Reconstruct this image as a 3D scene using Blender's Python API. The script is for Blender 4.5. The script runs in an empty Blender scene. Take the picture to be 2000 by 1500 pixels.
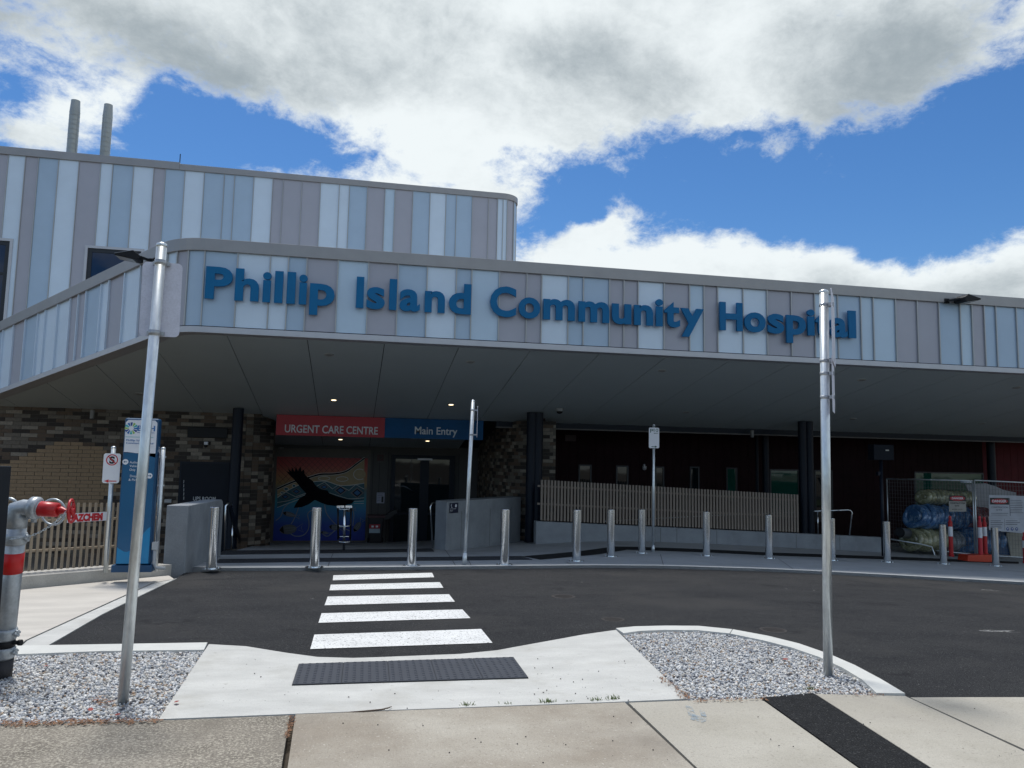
import bpy, bmesh, math, random
import numpy as np
from mathutils import Vector, Matrix
random.seed(7); np.random.seed(7)
R = math.radians
sc = bpy.context.scene
COL = sc.collection
# ------------------------------------------------------------------ camera geometry
F = 1500.0                      # focal length in photo pixels (2000 wide)
EZ = 1.4
ps, th, ro = R(11.6), R(5.71), R(1.15)
fw = Vector((math.sin(ps)*math.cos(th), math.cos(ps)*math.cos(th), math.sin(th)))
r0 = Vector((math.cos(ps), -math.sin(ps), 0)); u0 = r0.cross(fw)
rt = r0*math.cos(ro) + u0*math.sin(ro); up = u0*math.cos(ro) - r0*math.sin(ro)
cd = bpy.data.cameras.new('camera'); cam = bpy.data.objects.new('camera', cd); COL.objects.link(cam)
mw = Matrix((rt, up, -fw)).transposed().to_4x4(); mw.translation = (0, 0, EZ)
cam.matrix_world = mw
cd.sensor_width = 36; cd.lens = 36*F/2000; cd.clip_start = 0.1; cd.clip_end = 3000
sc.camera = cam

SUN_EL, SUN_AZ = 70.0, -14.0     # sun high behind the building, a little to the left
SKY_STRENGTH = 0.10
EXPOSURE = 0.98
CLOUD_LIGHT, CLOUD_DARK = (4.45, 4.75, 4.85), (1.75, 2.05, 2.25)

def ray(u, v):
    return rt*((u-1000)/F) + up*((750-v)/F) + fw
def sp(x, w=1.5): return w*math.log1p(math.exp(max(-40, min(40, x/w))))
def g(x, y):
    """height of the site: falls gently away from the street and to the right"""
    y = max(-30, min(40, y)); x = max(-30, min(45, x))
    f = 1/(1+math.exp(max(-30, min(30, (x-5)))))
    return .10-.036*y-.045*sp(y-14)*f-.048*sp(x-5)+.03*sp(y-17.5)*(1-f)
def G(u, v, dz=0):
    d = ray(u, v); lo, hi = .5, 80
    for _ in range(50):
        t = (lo+hi)/2
        if EZ+d.z*t > g(d.x*t, d.y*t)+dz: lo = t
        else: hi = t
    return Vector((d.x*t, d.y*t, EZ+d.z*t))
def PY(u, v, Y):
    d = ray(u, v); t = Y/d.y
    return Vector((d.x*t, Y, EZ+d.z*t))
def proj(p):
    q = Vector(p)-Vector((0, 0, EZ)); z = q.dot(fw)
    return 1000+F*q.dot(rt)/z, 750-F*q.dot(up)/z
def PD(u, v, depth):
    return ray(u, v)*depth + Vector((0, 0, EZ))

# ------------------------------------------------------------------ world
w = bpy.data.worlds.new("World"); sc.world = w; w.use_nodes = True
nt = w.node_tree; nt.nodes.clear()
N, L = nt.nodes, nt.links
def nd(t, **k):
    n = N.new(t)
    for a, b in k.items(): setattr(n, a, b)
    return n
def mth(op, a, b=None, c=None, clamp=False):
    n = nd('ShaderNodeMath', operation=op, use_clamp=clamp)
    for i, x in enumerate((a, b, c)):
        if x is None: continue
        if isinstance(x, (int, float)): n.inputs[i].default_value = x
        else: L.new(x, n.inputs[i])
    return n.outputs[0]
sky = nd('ShaderNodeTexSky', sky_type='NISHITA'); sky.sun_disc = False
sky.sun_elevation = R(SUN_EL); sky.sun_rotation = R(SUN_AZ)
sky.air_density = 1.0; sky.dust_density = 0.3; sky.ozone_density = 3.0; sky.altitude = 50
tc = nd('ShaderNodeTexCoord')
sep = nd('ShaderNodeSeparateXYZ'); L.new(tc.outputs['Generated'], sep.inputs[0])
az = mth('ARCTAN2', sep.outputs[0], sep.outputs[1]); el = mth('ARCSINE', sep.outputs[2])
cb = nd('ShaderNodeCombineXYZ'); L.new(az, cb.inputs[0]); L.new(el, cb.inputs[1])
def noise(vec, scale, detail, rough, dist=0.0, lac=2.0):
    n = nd('ShaderNodeTexNoise'); n.inputs['Scale'].default_value = scale
    n.inputs['Detail'].default_value = detail; n.inputs['Roughness'].default_value = rough
    n.inputs['Distortion'].default_value = dist; n.inputs['Lacunarity'].default_value = lac
    L.new(vec, n.inputs['Vector']); return n
warp = noise(tc.outputs['Generated'], 3.2, 5, .55)
wv = nd('ShaderNodeVectorMath', operation='MULTIPLY_ADD'); L.new(warp.outputs['Color'], wv.inputs[0])
wv.inputs[1].default_value = (.20, .16, 0); L.new(cb.outputs[0], wv.inputs[2])
wv2 = nd('ShaderNodeVectorMath', operation='SUBTRACT'); L.new(wv.outputs[0], wv2.inputs[0]); wv2.inputs[1].default_value = (.10, .08, 0)
AE = wv2.outputs[0]
def azel(u, v):
    d = ray(u, v).normalized(); return math.atan2(d.x, d.y), math.asin(d.z)
def blob(u, v, ru, rv, rot=0, src=None):
    a, e = azel(u, v)
    m = nd('ShaderNodeMapping', vector_type='TEXTURE')
    m.inputs['Location'].default_value = (a, e, 0); m.inputs['Rotation'].default_value = (0, 0, R(rot))
    m.inputs['Scale'].default_value = (ru/F, rv/F, 1)
    L.new(src or AE, m.inputs['Vector'])
    ln = nd('ShaderNodeVectorMath', operation='LENGTH'); L.new(m.outputs[0], ln.inputs[0])
    return mth('EXPONENT', mth('MULTIPLY', mth('POWER', ln.outputs['Value'], 2.2), -1.0))
# wide low-frequency cloudiness over the whole dome, then the banks and gaps of this sky
low = noise(tc.outputs['Generated'], 1.3, 2, .5)
cov = mth('MULTIPLY_ADD', low.outputs['Fac'], 1.0, .12)
for (u, v, a, b, r, k) in [
        (900, 20, 1700, 170, 0, .55), (900, 200, 420, 190, -30, .55), (1650, 600, 800, 95, 0, 1.15), (1560, 385, 560, 108, 2, -.92), (1130, 380, 130, 90, 20, -.45), (1900, 360, 280, 130, 20, -.55),
        (420, 262, 280, 95, -6, -.85), (40, 250, 190, 85, 0, -.75), (640, 325, 140, 50, -20, -.25), (1420, 262, 220, 40, 10, -.30), (1500, 150, 520, 80, -4, .35), (1075, 430, 80, 50, 0, -.35),
        (165, 200, 120, 62, 20, .80), (45, 258, 90, 34, 0, .62), (1165, 476, 105, 28, 14, 1.0), (1590, 341, 75, 18, 12, .42), (700, 370, 330, 40, -4, .35)]:
    cov = mth('MULTIPLY_ADD', blob(u, v, a, b, r), k, cov)
st = nd('ShaderNodeMapping'); st.inputs['Rotation'].default_value = (0, 0, R(20)); st.inputs['Scale'].default_value = (1, 1.55, 1)
L.new(cb.outputs[0], st.inputs['Vector'])
fb = noise(st.outputs[0], 8.5, 15, .66, .25)
fb2 = noise(st.outputs[0], 34, 12, .72, .25)
d = mth('ADD', cov, mth('MULTIPLY', mth('SUBTRACT', fb.outputs['Fac'], .5), 2.1))
d = mth('ADD', d, mth('MULTIPLY', mth('SUBTRACT', fb2.outputs['Fac'], .5), .8))
ms = nd('ShaderNodeMapRange', interpolation_type='SMOOTHSTEP'); L.new(d, ms.inputs[0])
ms.inputs[1].default_value = .34; ms.inputs[2].default_value = .95
dens = ms.outputs[0]
# thickness turns the cloud grey
gr = noise(st.outputs[0], 3.6, 9, .58, .4)
th_ = mth('MULTIPLY_ADD', mth('SUBTRACT', gr.outputs['Fac'], .5), 2.3, .20)
th_ = mth('MULTIPLY_ADD', mth('SUBTRACT', fb2.outputs['Fac'], .5), -.5, th_)
th_ = mth('MULTIPLY_ADD', mth('SUBTRACT', fb.outputs['Fac'], .45), .9, th_)
for (u, v, a, b, r, k) in [(330, 85, 420, 75, -4, .75), (1130, 130, 260, 60, -10, .35), (1700, 190, 330, 60, 18, .30), (1700, 90, 300, 80, 0, .2),
                           (640, 125, 90, 60, 0, -.2), (820, 320, 220, 90, -15, -.55), (1080, 50, 150, 45, 0, -.4), (1600, 500, 600, 35, 0, -.5),
                           (1750, 575, 500, 25, 0, .25), (170, 200, 150, 70, 0, -.6)]:
    th_ = mth('MULTIPLY_ADD', blob(u, v, a, b, r), k, th_)
th_ = mth('MULTIPLY', th_, mth('MULTIPLY_ADD', dens, .9, .1), clamp=False)
th2 = nd('ShaderNodeMapRange', interpolation_type='SMOOTHSTEP'); L.new(th_, th2.inputs[0]); th2.inputs[1].default_value = -.15; th2.inputs[2].default_value = 1.15
cm = nd('ShaderNodeMix', data_type='RGBA'); L.new(th2.outputs[0], cm.inputs['Factor'])
cm.inputs['A'].default_value = CLOUD_LIGHT+(1,); cm.inputs['B'].default_value = CLOUD_DARK+(1,)
hs = nd('ShaderNodeHueSaturation'); L.new(sky.outputs[0], hs.inputs['Color']); hs.inputs['Saturation'].default_value = 1.22; hs.inputs['Value'].default_value = .50
tint = nd('ShaderNodeMix', data_type='RGBA', blend_type='MULTIPLY'); tint.inputs['Factor'].default_value = 1
L.new(hs.outputs[0], tint.inputs['A']); tint.inputs['B'].default_value = (.85, 1.0, 1.15, 1)
fin = nd('ShaderNodeMix', data_type='RGBA'); L.new(dens, fin.inputs['Factor'])
L.new(tint.outputs['Result'], fin.inputs['A']); L.new(cm.outputs['Result'], fin.inputs['B'])
bg = nd('ShaderNodeBackground'); bg.inputs['Strength'].default_value = SKY_STRENGTH; L.new(fin.outputs['Result'], bg.inputs['Color'])
wo = nd('ShaderNodeOutputWorld'); L.new(bg.outputs[0], wo.inputs['Surface'])
w.cycles.sampling_method = 'MANUAL'; w.cycles.sample_map_resolution = 1024

sl = bpy.data.lights.new('sun', 'SUN'); sl.energy = 1.72; sl.angle = R(11.0); sl.color = (1, .955, .89)
so = bpy.data.objects.new('sun', sl); COL.objects.link(so)
sd = Vector((math.sin(R(SUN_AZ))*math.cos(R(SUN_EL)), math.cos(R(SUN_AZ))*math.cos(R(SUN_EL)), math.sin(R(SUN_EL))))
so.rotation_euler = sd.to_track_quat('Z', 'Y').to_euler(); so.location = (0, 20, 30)
vs = sc.view_settings; vs.view_transform = 'Standard'; vs.look = 'None'; vs.exposure = EXPOSURE; vs.gamma = 1; vs.use_curve_mapping = False

# ------------------------------------------------------------------ materials
MATS = {}
def mat(name, col, rough=.6, metal=0.0, var=.12, vs_=3.0, bump=0.0, bs=60.0, col2=None, spec=.5, stretch=None, emit=None, es=0, coat=0, fine=0.0, fs=200.0, alpha=None, worn=None, specks=None, broom=None, stain_glint=None):
    m = bpy.data.materials.new(name); m.use_nodes = True
    t = m.node_tree; b = t.nodes['Principled BSDF']
    b.inputs['Roughness'].default_value = rough; b.inputs['Metallic'].default_value = metal
    b.inputs['Specular IOR Level'].default_value = spec; b.inputs['Coat Weight'].default_value = coat
    co = t.nodes.new('ShaderNodeTexCoord'); src = co.outputs['Object']
    if stretch:
        mp = t.nodes.new('ShaderNodeMapping'); mp.inputs['Scale'].default_value = stretch
        t.links.new(src, mp.inputs['Vector']); src = mp.outputs[0]
    c = Vector(col)
    def mixn(scale, detail, amt, ain, c2=None, lo=.3, hi=.7):
        n = t.nodes.new('ShaderNodeTexNoise'); n.inputs['Scale'].default_value = scale; n.inputs['Detail'].default_value = detail
        n.inputs['Roughness'].default_value = .6
        t.links.new(src, n.inputs['Vector'])
        mr = t.nodes.new('ShaderNodeMapRange'); mr.inputs[1].default_value = lo; mr.inputs[2].default_value = hi
        t.links.new(n.outputs['Fac'], mr.inputs[0])
        return mr.outputs[0]
    f1 = mixn(vs_, 6, 0, None)
    mx = t.nodes.new('ShaderNodeMix'); mx.data_type = 'RGBA'; t.links.new(f1, mx.inputs['Factor'])
    c2 = Vector(col2) if col2 else c*(1+var)
    c1 = c if col2 else c*(1-var)
    mx.inputs['A'].default_value = (*c1, 1); mx.inputs['B'].default_value = (*[min(1, x) for x in c2], 1)
    out = mx.outputs['Result']
    if fine:
        f2 = mixn(fs, 3, 0, None, lo=.32, hi=.68)
        m2 = t.nodes.new('ShaderNodeMix'); m2.data_type = 'RGBA'; m2.blend_type = 'MULTIPLY'; m2.inputs['Factor'].default_value = 1
        mm = t.nodes.new('ShaderNodeMapRange'); t.links.new(f2, mm.inputs[0]); mm.inputs[3].default_value = 1-fine; mm.inputs[4].default_value = 1+fine
        t.links.new(out, m2.inputs['A']); t.links.new(mm.outputs[0], m2.inputs['B']); out = m2.outputs['Result']
    for (sc_, lo_, hi_, c_, amt_) in ((specks or [])+(stain_glint or [])):
        n = t.nodes.new('ShaderNodeTexNoise'); n.inputs['Scale'].default_value = sc_; n.inputs['Detail'].default_value = 2 if sc_ > 40 else 7
        n.inputs['Roughness'].default_value = .5 if sc_ > 40 else .65
        t.links.new(co.outputs['Object'], n.inputs['Vector']); mr = t.nodes.new('ShaderNodeMapRange'); mr.inputs[1].default_value = lo_; mr.inputs[2].default_value = hi_; mr.inputs[4].default_value = amt_
        t.links.new(n.outputs['Fac'], mr.inputs[0]); m3 = t.nodes.new('ShaderNodeMix'); m3.data_type = 'RGBA'; t.links.new(mr.outputs[0], m3.inputs['Factor'])
        t.links.new(out, m3.inputs['A']); m3.inputs['B'].default_value = (*c_, 1); out = m3.outputs['Result']
    t.links.new(out, b.inputs['Base Color'])
    if broom:
        mp2 = t.nodes.new('ShaderNodeMapping'); mp2.inputs['Scale'].default_value = broom[0]; mp2.inputs['Rotation'].default_value = (0, 0, broom[2])
        t.links.new(co.outputs['Object'], mp2.inputs['Vector']); n = t.nodes.new('ShaderNodeTexNoise'); n.inputs['Scale'].default_value = 1; n.inputs['Detail'].default_value = 3
        t.links.new(mp2.outputs[0], n.inputs['Vector']); bp = t.nodes.new('ShaderNodeBump'); bp.inputs['Strength'].default_value = broom[1]; bp.inputs['Distance'].default_value = .012
        t.links.new(n.outputs['Fac'], bp.inputs['Height']); t.links.new(bp.outputs[0], b.inputs['Normal'])
    elif bump:
        n = t.nodes.new('ShaderNodeTexNoise'); n.inputs['Scale'].default_value = bs; n.inputs['Detail'].default_value = 4
        t.links.new(src, n.inputs['Vector'])
        bp = t.nodes.new('ShaderNodeBump'); bp.inputs['Strength'].default_value = bump; bp.inputs['Distance'].default_value = .01
        t.links.new(n.outputs['Fac'], bp.inputs['Height']); t.links.new(bp.outputs[0], b.inputs['Normal'])
    if emit:
        b.inputs['Emission Color'].default_value = (*emit, 1); b.inputs['Emission Strength'].default_value = es
    if worn:
        n = t.nodes.new('ShaderNodeTexNoise'); n.inputs['Scale'].default_value = worn[0]; n.inputs['Detail'].default_value = 8; n.inputs['Roughness'].default_value = .7
        t.links.new(src, n.inputs['Vector']); mr = t.nodes.new('ShaderNodeMapRange'); mr.inputs[1].default_value = worn[1]; mr.inputs[2].default_value = worn[2]; mr.inputs[4].default_value = worn[3]
        t.links.new(n.outputs['Fac'], mr.inputs[0]); t.links.new(mr.outputs[0], b.inputs['Alpha'])
    if alpha is not None:
        b.inputs['Alpha'].default_value = alpha
    MATS[name] = m
    return m
W_ = mat('panel_white', (.64, .76, .88), .38, .15, .04, 1.2, .5, 1.6, spec=.6)
B_ = mat('panel_blue_grey', (.41, .54, .68), .38, .15, .04, 1.2, .5, 1.6, spec=.6)
L_ = mat('panel_pale_blue', (.51, .65, .78), .38, .15, .04, 1.2, .5, 1.6, spec=.6)
T_ = mat('panel_taupe', (.405, .415, .475), .40, .15, .04, 1.2, .5, 1.6, spec=.6)
RIB = mat('rib_metal', (.42, .43, .43), .35, .4, .04)
CAP = mat('cap_metal', (.33, .325, .325), .38, .5, .05)
CAP2 = mat('trim_metal', (.50, .51, .54), .35, .3, .05)
JOINT = mat('joint_dark', (.012, .012, .014), .9)
SOFF = mat('soffit_panel', (.45, .51, .52), .55, 0, .03, .8)
SIGNB = mat('sign_blue', (.003, .145, .34), .5, 0, .05, spec=.25)
DARK = mat('dark_steel', (.004, .009, .020), .5, 0, .1, spec=.3)
BLACK = mat('black_plastic', (.006, .007, .009), .5, spec=.3)
MORTAR = mat('mortar', (.10, .095, .085), .9, bump=.3)
BR = [mat('brick_charcoal', (.034, .026, .021), .75, 0, .25, 20, .3, 80), mat('brick_brown', (.105, .073, .050), .75, 0, .2, 20, .3, 80),
      mat('brick_grey', (.145, .125, .10), .75, 0, .2, 20, .3, 80), mat('brick_light', (.24, .21, .17), .75, 0, .2, 20, .3, 80),
      mat('brick_tan', (.30, .21, .125), .75, 0, .12, 20, .3, 80)]
CONC = mat('concrete_wall', (.27, .295, .32), .75, 0, .12, 2.5, .35, 40, fine=.10, fs=60, stain_glint=[(1.6, .52, .70, (.19, .21, .225), .6), (16, .66, .72, (.13, .14, .15), .5)])
CONC_T = mat('concrete_terrace', (.36, .38, .395), .8, 0, .08, 1.5, .2, 60, fine=.07, fs=120, spec=.25, stain_glint=[(.9, .52, .66, (.26, .275, .28), .6), (6, .66, .72, (.16, .165, .17), .5)])
CONC_W = mat('concrete_new', (.46, .465, .445), .85, 0, .0, 2.4, .4, 90, fine=.12, fs=170, stretch=(1, 2.0, 1), col2=(.57, .575, .55), broom=((9, 150, 1), .55, .15), stain_glint=[(1.6, .52, .70, (.40, .395, .36), .7), (9, .64, .70, (.30, .29, .27), .5)], specks=[(70, .70, .74, (.16, .15, .14), .6)])
KERB = mat('concrete_kerb', (.55, .56, .535), .75, 0, .07, 4, .2, 60, fine=.06, fs=150)
ASPH = mat('asphalt', (.030, .032, .036), .9, 0, .0, .9, 1.0, 240, col2=(.050, .0515, .054), spec=.15, fine=.6, fs=260, stretch=(1, 2.2, 1), specks=[(105, .59, .66, (.11, .11, .11), .8), (85, .58, .64, (.014, .015, .017), .7), (55, .69, .73, (.26, .26, .25), .7)], stain_glint=[(.35, .52, .62, (.062, .062, .062), .7), (2.2, .60, .68, (.022, .023, .026), .7)])
ASPH2 = mat('asphalt_strip', (.015, .016, .0175), .9, 0, .3, 20, 1.0, 130, fine=.8, fs=130, spec=.2, specks=[(90, .62, .68, (.09, .09, .09), .8)])
PAINT = mat('road_paint', (.72, .735, .73), .6, 0, .05, 12, .3, 200, fine=.10, fs=160, worn=(48, .36, .44, 1.0), stain_glint=[(3, .50, .75, (.45, .46, .46), .6)])
WOOD = mat('batten_wood', (.34, .27, .19), .6, 0, .14, 6, stretch=(1, 1, .15))
WOOD2 = mat('batten_wood_weathered', (.27, .225, .185), .6, 0, .14, 6, stretch=(1, 1, .15))
GALV = mat('galvanised_steel', (.66, .71, .73), .34, .75, .12, 22, .05, 60, stretch=(1, 1, .35), fine=.07, fs=55)
STAIN = mat('stainless_steel', (.82, .86, .90), .16, 1.0, .05, 8, stretch=(1, 1, .05))
ALU = mat('sign_back_aluminium', (.66, .67, .76), .5, .1, .06, 12, fine=.06, fs=90)
WHITE = mat('sign_white', (.74, .76, .80), .45, 0, .02)
REDP = mat('red_paint', (.50, .018, .022), .35, 0, .08, 8)
REDS = mat('sign_red', (.36, .014, .025), .5, 0, .04)
REDT = mat('letter_red', (.55, .02, .03), .5)
BLKT = mat('letter_black', (.012, .012, .014), .5)
GRNT = mat('letter_green', (.015, .10, .075), .5)
LITT = mat('letter_silver', (.55, .58, .60), .4)
PYL = mat('pylon_blue', (.003, .095, .22), .3, 0, .05, spec=.6)
PYLD = mat('pylon_side', (.003, .06, .15), .4)
PYLC = mat('pylon_cyan', (.003, .22, .46), .3, 0, .1)
MARO = mat('maroon_cladding', (.018, .006, .008), .7, 0, .25, 1.5, spec=.12)
MARO2 = mat('maroon_cladding_red', (.10, .008, .014), .6, 0, .25, 1.5, spec=.2)
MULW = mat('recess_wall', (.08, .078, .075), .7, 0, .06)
ORANGE = mat('barrier_orange', (.55, .055, .02), .45, 0, .1)
PINK = mat('bollard_red_plastic', (.55, .035, .05), .45, 0, .12)
TACT = mat('tactile_blue_grey', (.032, .039, .054), .55, 0, .12, 14)
DOT = mat('pebble_black', (.02, .02, .02), .8)
def glass(name, col, rough=.03):
    m = bpy.data.materials.new(name); m.use_nodes = True; b = m.node_tree.nodes['Principled BSDF']
    b.inputs['Base Color'].default_value = (*col, 1); b.inputs['Roughness'].default_value = rough
    b.inputs['Specular IOR Level'].default_value = .5; b.inputs['IOR'].default_value = 1.5
    t = m.node_tree; n = t.nodes.new('ShaderNodeTexNoise'); n.inputs['Scale'].default_value = 1.2
    bp = t.nodes.new('ShaderNodeBump'); bp.inputs['Strength'].default_value = .04; bp.inputs['Distance'].default_value = .05
    co = t.nodes.new('ShaderNodeTexCoord'); t.links.new(co.outputs['Object'], n.inputs['Vector'])
    t.links.new(n.outputs['Fac'], bp.inputs['Height']); t.links.new(bp.outputs[0], b.inputs['Normal'])
    return m
GLASS = glass('window_glass', (.006, .012, .016))
GLASSG = glass('window_glass_green', (.010, .075, .055))
GLASSN = glass('window_glass_navy', (.006, .02, .06))

# ------------------------------------------------------------------ mesh helpers
class MB:
    def __init__(s): s.v = []; s.f = []; s.sm = []; s.mi = []; s.cur = 0
    def add(s, vs, fs, smooth=False):
        o = len(s.v); s.v += [tuple(x) for x in vs]
        for f in fs: s.f.append([i+o for i in f]); s.sm.append(smooth); s.mi.append(s.cur)
        return s
    def box(s, a, b):
        x0, y0, z0 = a; x1, y1, z1 = b
        vs = [(x0, y0, z0), (x1, y0, z0), (x1, y1, z0), (x0, y1, z0), (x0, y0, z1), (x1, y0, z1), (x1, y1, z1), (x0, y1, z1)]
        return s.add(vs, [(0, 3, 2, 1), (4, 5, 6, 7), (0, 1, 5, 4), (1, 2, 6, 5), (2, 3, 7, 6), (3, 0, 4, 7)])
    def bar(s, p, q, w, h, upv=(0, 0, 1)):
        p, q = Vector(p), Vector(q); d = (q-p).normalized(); upv = Vector(upv)
        a = d.cross(upv)
        if a.length < 1e-4: a = Vector((1, 0, 0))
        a.normalize(); b = a.cross(d).normalized(); a *= w/2; b *= h/2
        vs = [p-a-b, p+a-b, p+a+b, p-a+b, q-a-b, q+a-b, q+a+b, q-a+b]
        return s.add(vs, [(0, 3, 2, 1), (4, 5, 6, 7), (0, 1, 5, 4), (1, 2, 6, 5), (2, 3, 7, 6), (3, 0, 4, 7)])
    def tube(s, pts, rad, n=14, caps=True):
        pts = [Vector(p) for p in pts]; rs = rad if isinstance(rad, (list, tuple)) else [rad]*len(pts)
        o = len(s.v); pa = None
        for i, p in enumerate(pts):
            d = (pts[min(i+1, len(pts)-1)]-pts[max(i-1, 0)])
            if d.length < 1e-9: d = Vector((0, 0, 1))
            d.normalize()
            if pa is None:
                pa = d.cross(Vector((0, 0, 1)))
                if pa.length < .05: pa = d.cross(Vector((0, 1, 0)))
            pa = (pa-d*pa.dot(d)).normalized(); b = d.cross(pa)
            for k in range(n):
                a = 2*math.pi*k/n; s.v.append(tuple(p+(pa*math.cos(a)+b*math.sin(a))*rs[i]))
        for i in range(len(pts)-1):
            for k in range(n):
                k2 = (k+1) % n; s.f.append([o+i*n+k, o+i*n+k2, o+(i+1)*n+k2, o+(i+1)*n+k]); s.sm.append(True); s.mi.append(s.cur)
        if caps:
            s.f.append([o+k for k in range(n)][::-1]); s.sm.append(False); s.mi.append(s.cur)
            s.f.append([o+(len(pts)-1)*n+k for k in range(n)]); s.sm.append(False); s.mi.append(s.cur)
        return s
    def lathe(s, base, prof, n=24):
        """prof: list of (z, r); sharp where z or r repeats"""
        base = Vector(base)
        for i in range(len(prof)-1):
            (z0, ra), (z1, rb) = prof[i], prof[i+1]
            vs = [base+Vector((ra*math.cos(2*math.pi*k/n), ra*math.sin(2*math.pi*k/n), z0)) for k in range(n)] + \
                 [base+Vector((rb*math.cos(2*math.pi*k/n), rb*math.sin(2*math.pi*k/n), z1)) for k in range(n)]
            s.add(vs, [(k, (k+1) % n, n+(k+1) % n, n+k) for k in range(n)], abs(z1-z0) > 1e-6)
        return s
    def prism(s, poly, dvec):
        """poly: list of 3D points, extruded by dvec"""
        n = len(poly); P = [Vector(p) for p in poly]; dv = Vector(dvec)
        return s.add(P+[p+dv for p in P], [list(range(n))[::-1], list(range(n, 2*n))]+[(i, (i+1) % n, n+(i+1) % n, n+i) for i in range(n)])
    def build(s, name, m, parent=None, **kw):
        me = bpy.data.meshes.new(name); me.from_pydata(s.v, [], s.f)
        me.polygons.foreach_set('use_smooth', s.sm)
        for mm in (m if isinstance(m, list) else [m]): me.materials.append(mm)
        if isinstance(m, list): me.polygons.foreach_set('material_index', s.mi)
        bm = bmesh.new(); bm.from_mesh(me); bmesh.ops.recalc_face_normals(bm, faces=bm.faces); bm.to_mesh(me); bm.free()
        return link(name, me, parent, **kw)
def link(name, me, parent=None, **kw):
    o = bpy.data.objects.new(name, me); COL.objects.link(o)
    if parent is not None:
        o.parent = parent
        o.matrix_parent_inverse = Matrix.Translation(-Vector(parent_loc(parent)))
    for k, v in kw.items(): o[k] = v
    return o
def parent_loc(p):
    l = Vector((0, 0, 0))
    while p is not None:
        l += Vector(p.location)
        if p.parent is not None: l += p.matrix_parent_inverse.translation
        p = p.parent
    return l
def thing(name, label, cat, loc=(0, 0, 0), group=None):
    o = bpy.data.objects.new(name, None); COL.objects.link(o); o.location = loc
    o.empty_display_size = .2
    o['label'] = label; o['category'] = cat
    if group: o['group'] = group
    return o
def tag(o, label, cat, group=None):
    o['label'] = label; o['category'] = cat
    if group: o['group'] = group
    return o
def bevel(o, wdt=.01, seg=2):
    m = o.modifiers.new('bevel', 'BEVEL'); m.width = wdt; m.segments = seg; m.limit_method = 'ANGLE'; m.angle_limit = R(40)
    return o
# text as real mesh lettering -------------------------------------------------
def text_mesh(s, bold=0.0, depth=0.0, bev=0.0, res=4):
    cu = bpy.data.curves.new('t', 'FONT'); cu.body = s; cu.size = 1; cu.offset = bold; cu.extrude = depth; cu.bevel_depth = bev
    cu.resolution_u = res; cu.align_x = 'LEFT'
    o = bpy.data.objects.new('t', cu); COL.objects.link(o)
    dg = bpy.context.evaluated_depsgraph_get(); dg.update()
    me = bpy.data.meshes.new_from_object(o.evaluated_get(dg))
    bpy.data.objects.remove(o); bpy.data.curves.remove(cu)
    return me
def put_text(s, x0, x1, z, Y, m, parent, name='lettering', h=None, bold=0.0, depth=.002, normal_y=-1, capref=True, xdir=(1, 0, 0), zoff=None):
    """lettering on a plane facing the street, baseline z, from x0 to x1; h = height of a capital"""
    me = text_mesh(s, bold, 1.0)
    co = np.empty(len(me.vertices)*3); me.vertices.foreach_get('co', co); co = co.reshape(-1, 3)
    sx = (x1-x0)/(co[:, 0].max()-co[:, 0].min()); sz = (h/.70) if h else sx
    X = (co[:, 0]-co[:, 0].min())*sx; Z = co[:, 1]*sz; D = co[:, 2]*depth
    xd = Vector(xdir).normalized()
    out = np.stack([x0+X*xd.x if abs(xd.x) == 1 else x0+X*xd.x, Y+X*xd.y-D, z+Z+X*xd.z], 1)
    me.vertices.foreach_set('co', out.ravel()); me.materials.clear(); me.materials.append(m); me.update()
    bm = bmesh.new(); bm.from_mesh(me); bmesh.ops.recalc_face_normals(bm, faces=bm.faces); bm.to_mesh(me); bm.free()
    return link(name, me, parent)
def text_px(s, u0, v0, u1, Y, m, parent, hpx=None, **k):
    a = PY(u0, v0, Y); b = PY(u1, v0, Y)
    h = None
    if hpx: h = PY(u0, v0-hpx, Y).z-a.z
    return put_text(s, a.x, b.x, a.z, Y, m, parent, h=h, **k)
# ground sheets ---------------------------------------------------------------
def sheet(name, poly, off, m, thick=0.0, parent=None, step=.5, kind='structure', zf=g):
    bm = bmesh.new()
    vs = [bm.verts.new((p[0], p[1], 0)) for p in poly]; bm.faces.new(vs)
    xs = [p[0] for p in poly]; ys = [p[1] for p in poly]
    for ax, lo, hi in ((0, min(xs), max(xs)), (1, min(ys), max(ys))):
        k = math.ceil(lo/step+1e-6)*step
        while k < hi-1e-6:
            co = [0, 0, 0]; no = [0, 0, 0]; co[ax] = k; no[ax] = 1
            bmesh.ops.bisect_plane(bm, geom=bm.verts[:]+bm.edges[:]+bm.faces[:], plane_co=co, plane_no=no); k += step
    bmesh.ops.triangulate(bm, faces=bm.faces[:])
    bmesh.ops.recalc_face_normals(bm, faces=bm.faces)
    for v in bm.verts: v.co.z = zf(v.co.x, v.co.y)+off
    if bm.faces and sum(f.normal.z for f in bm.faces) < 0: bmesh.ops.reverse_faces(bm, faces=bm.faces[:])
    bm.normal_update()
    if sum(f.normal.z for f in bm.faces) < 0: bmesh.ops.reverse_faces(bm, faces=bm.faces[:])
    if thick:
        be = [e for e in bm.edges if e.is_boundary]
        r = bmesh.ops.extrude_edge_only(bm, edges=be)
        for v in [x for x in r['geom'] if isinstance(x, bmesh.types.BMVert)]: v.co.z -= thick
    me = bpy.data.meshes.new(name); bm.to_mesh(me); bm.free(); me.materials.append(m)
    o = link(name, me, parent)
    if parent is None and kind: o['kind'] = kind
    return o
def GP(pts): return [tuple(G(*p)[:2]) for p in pts]

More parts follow.
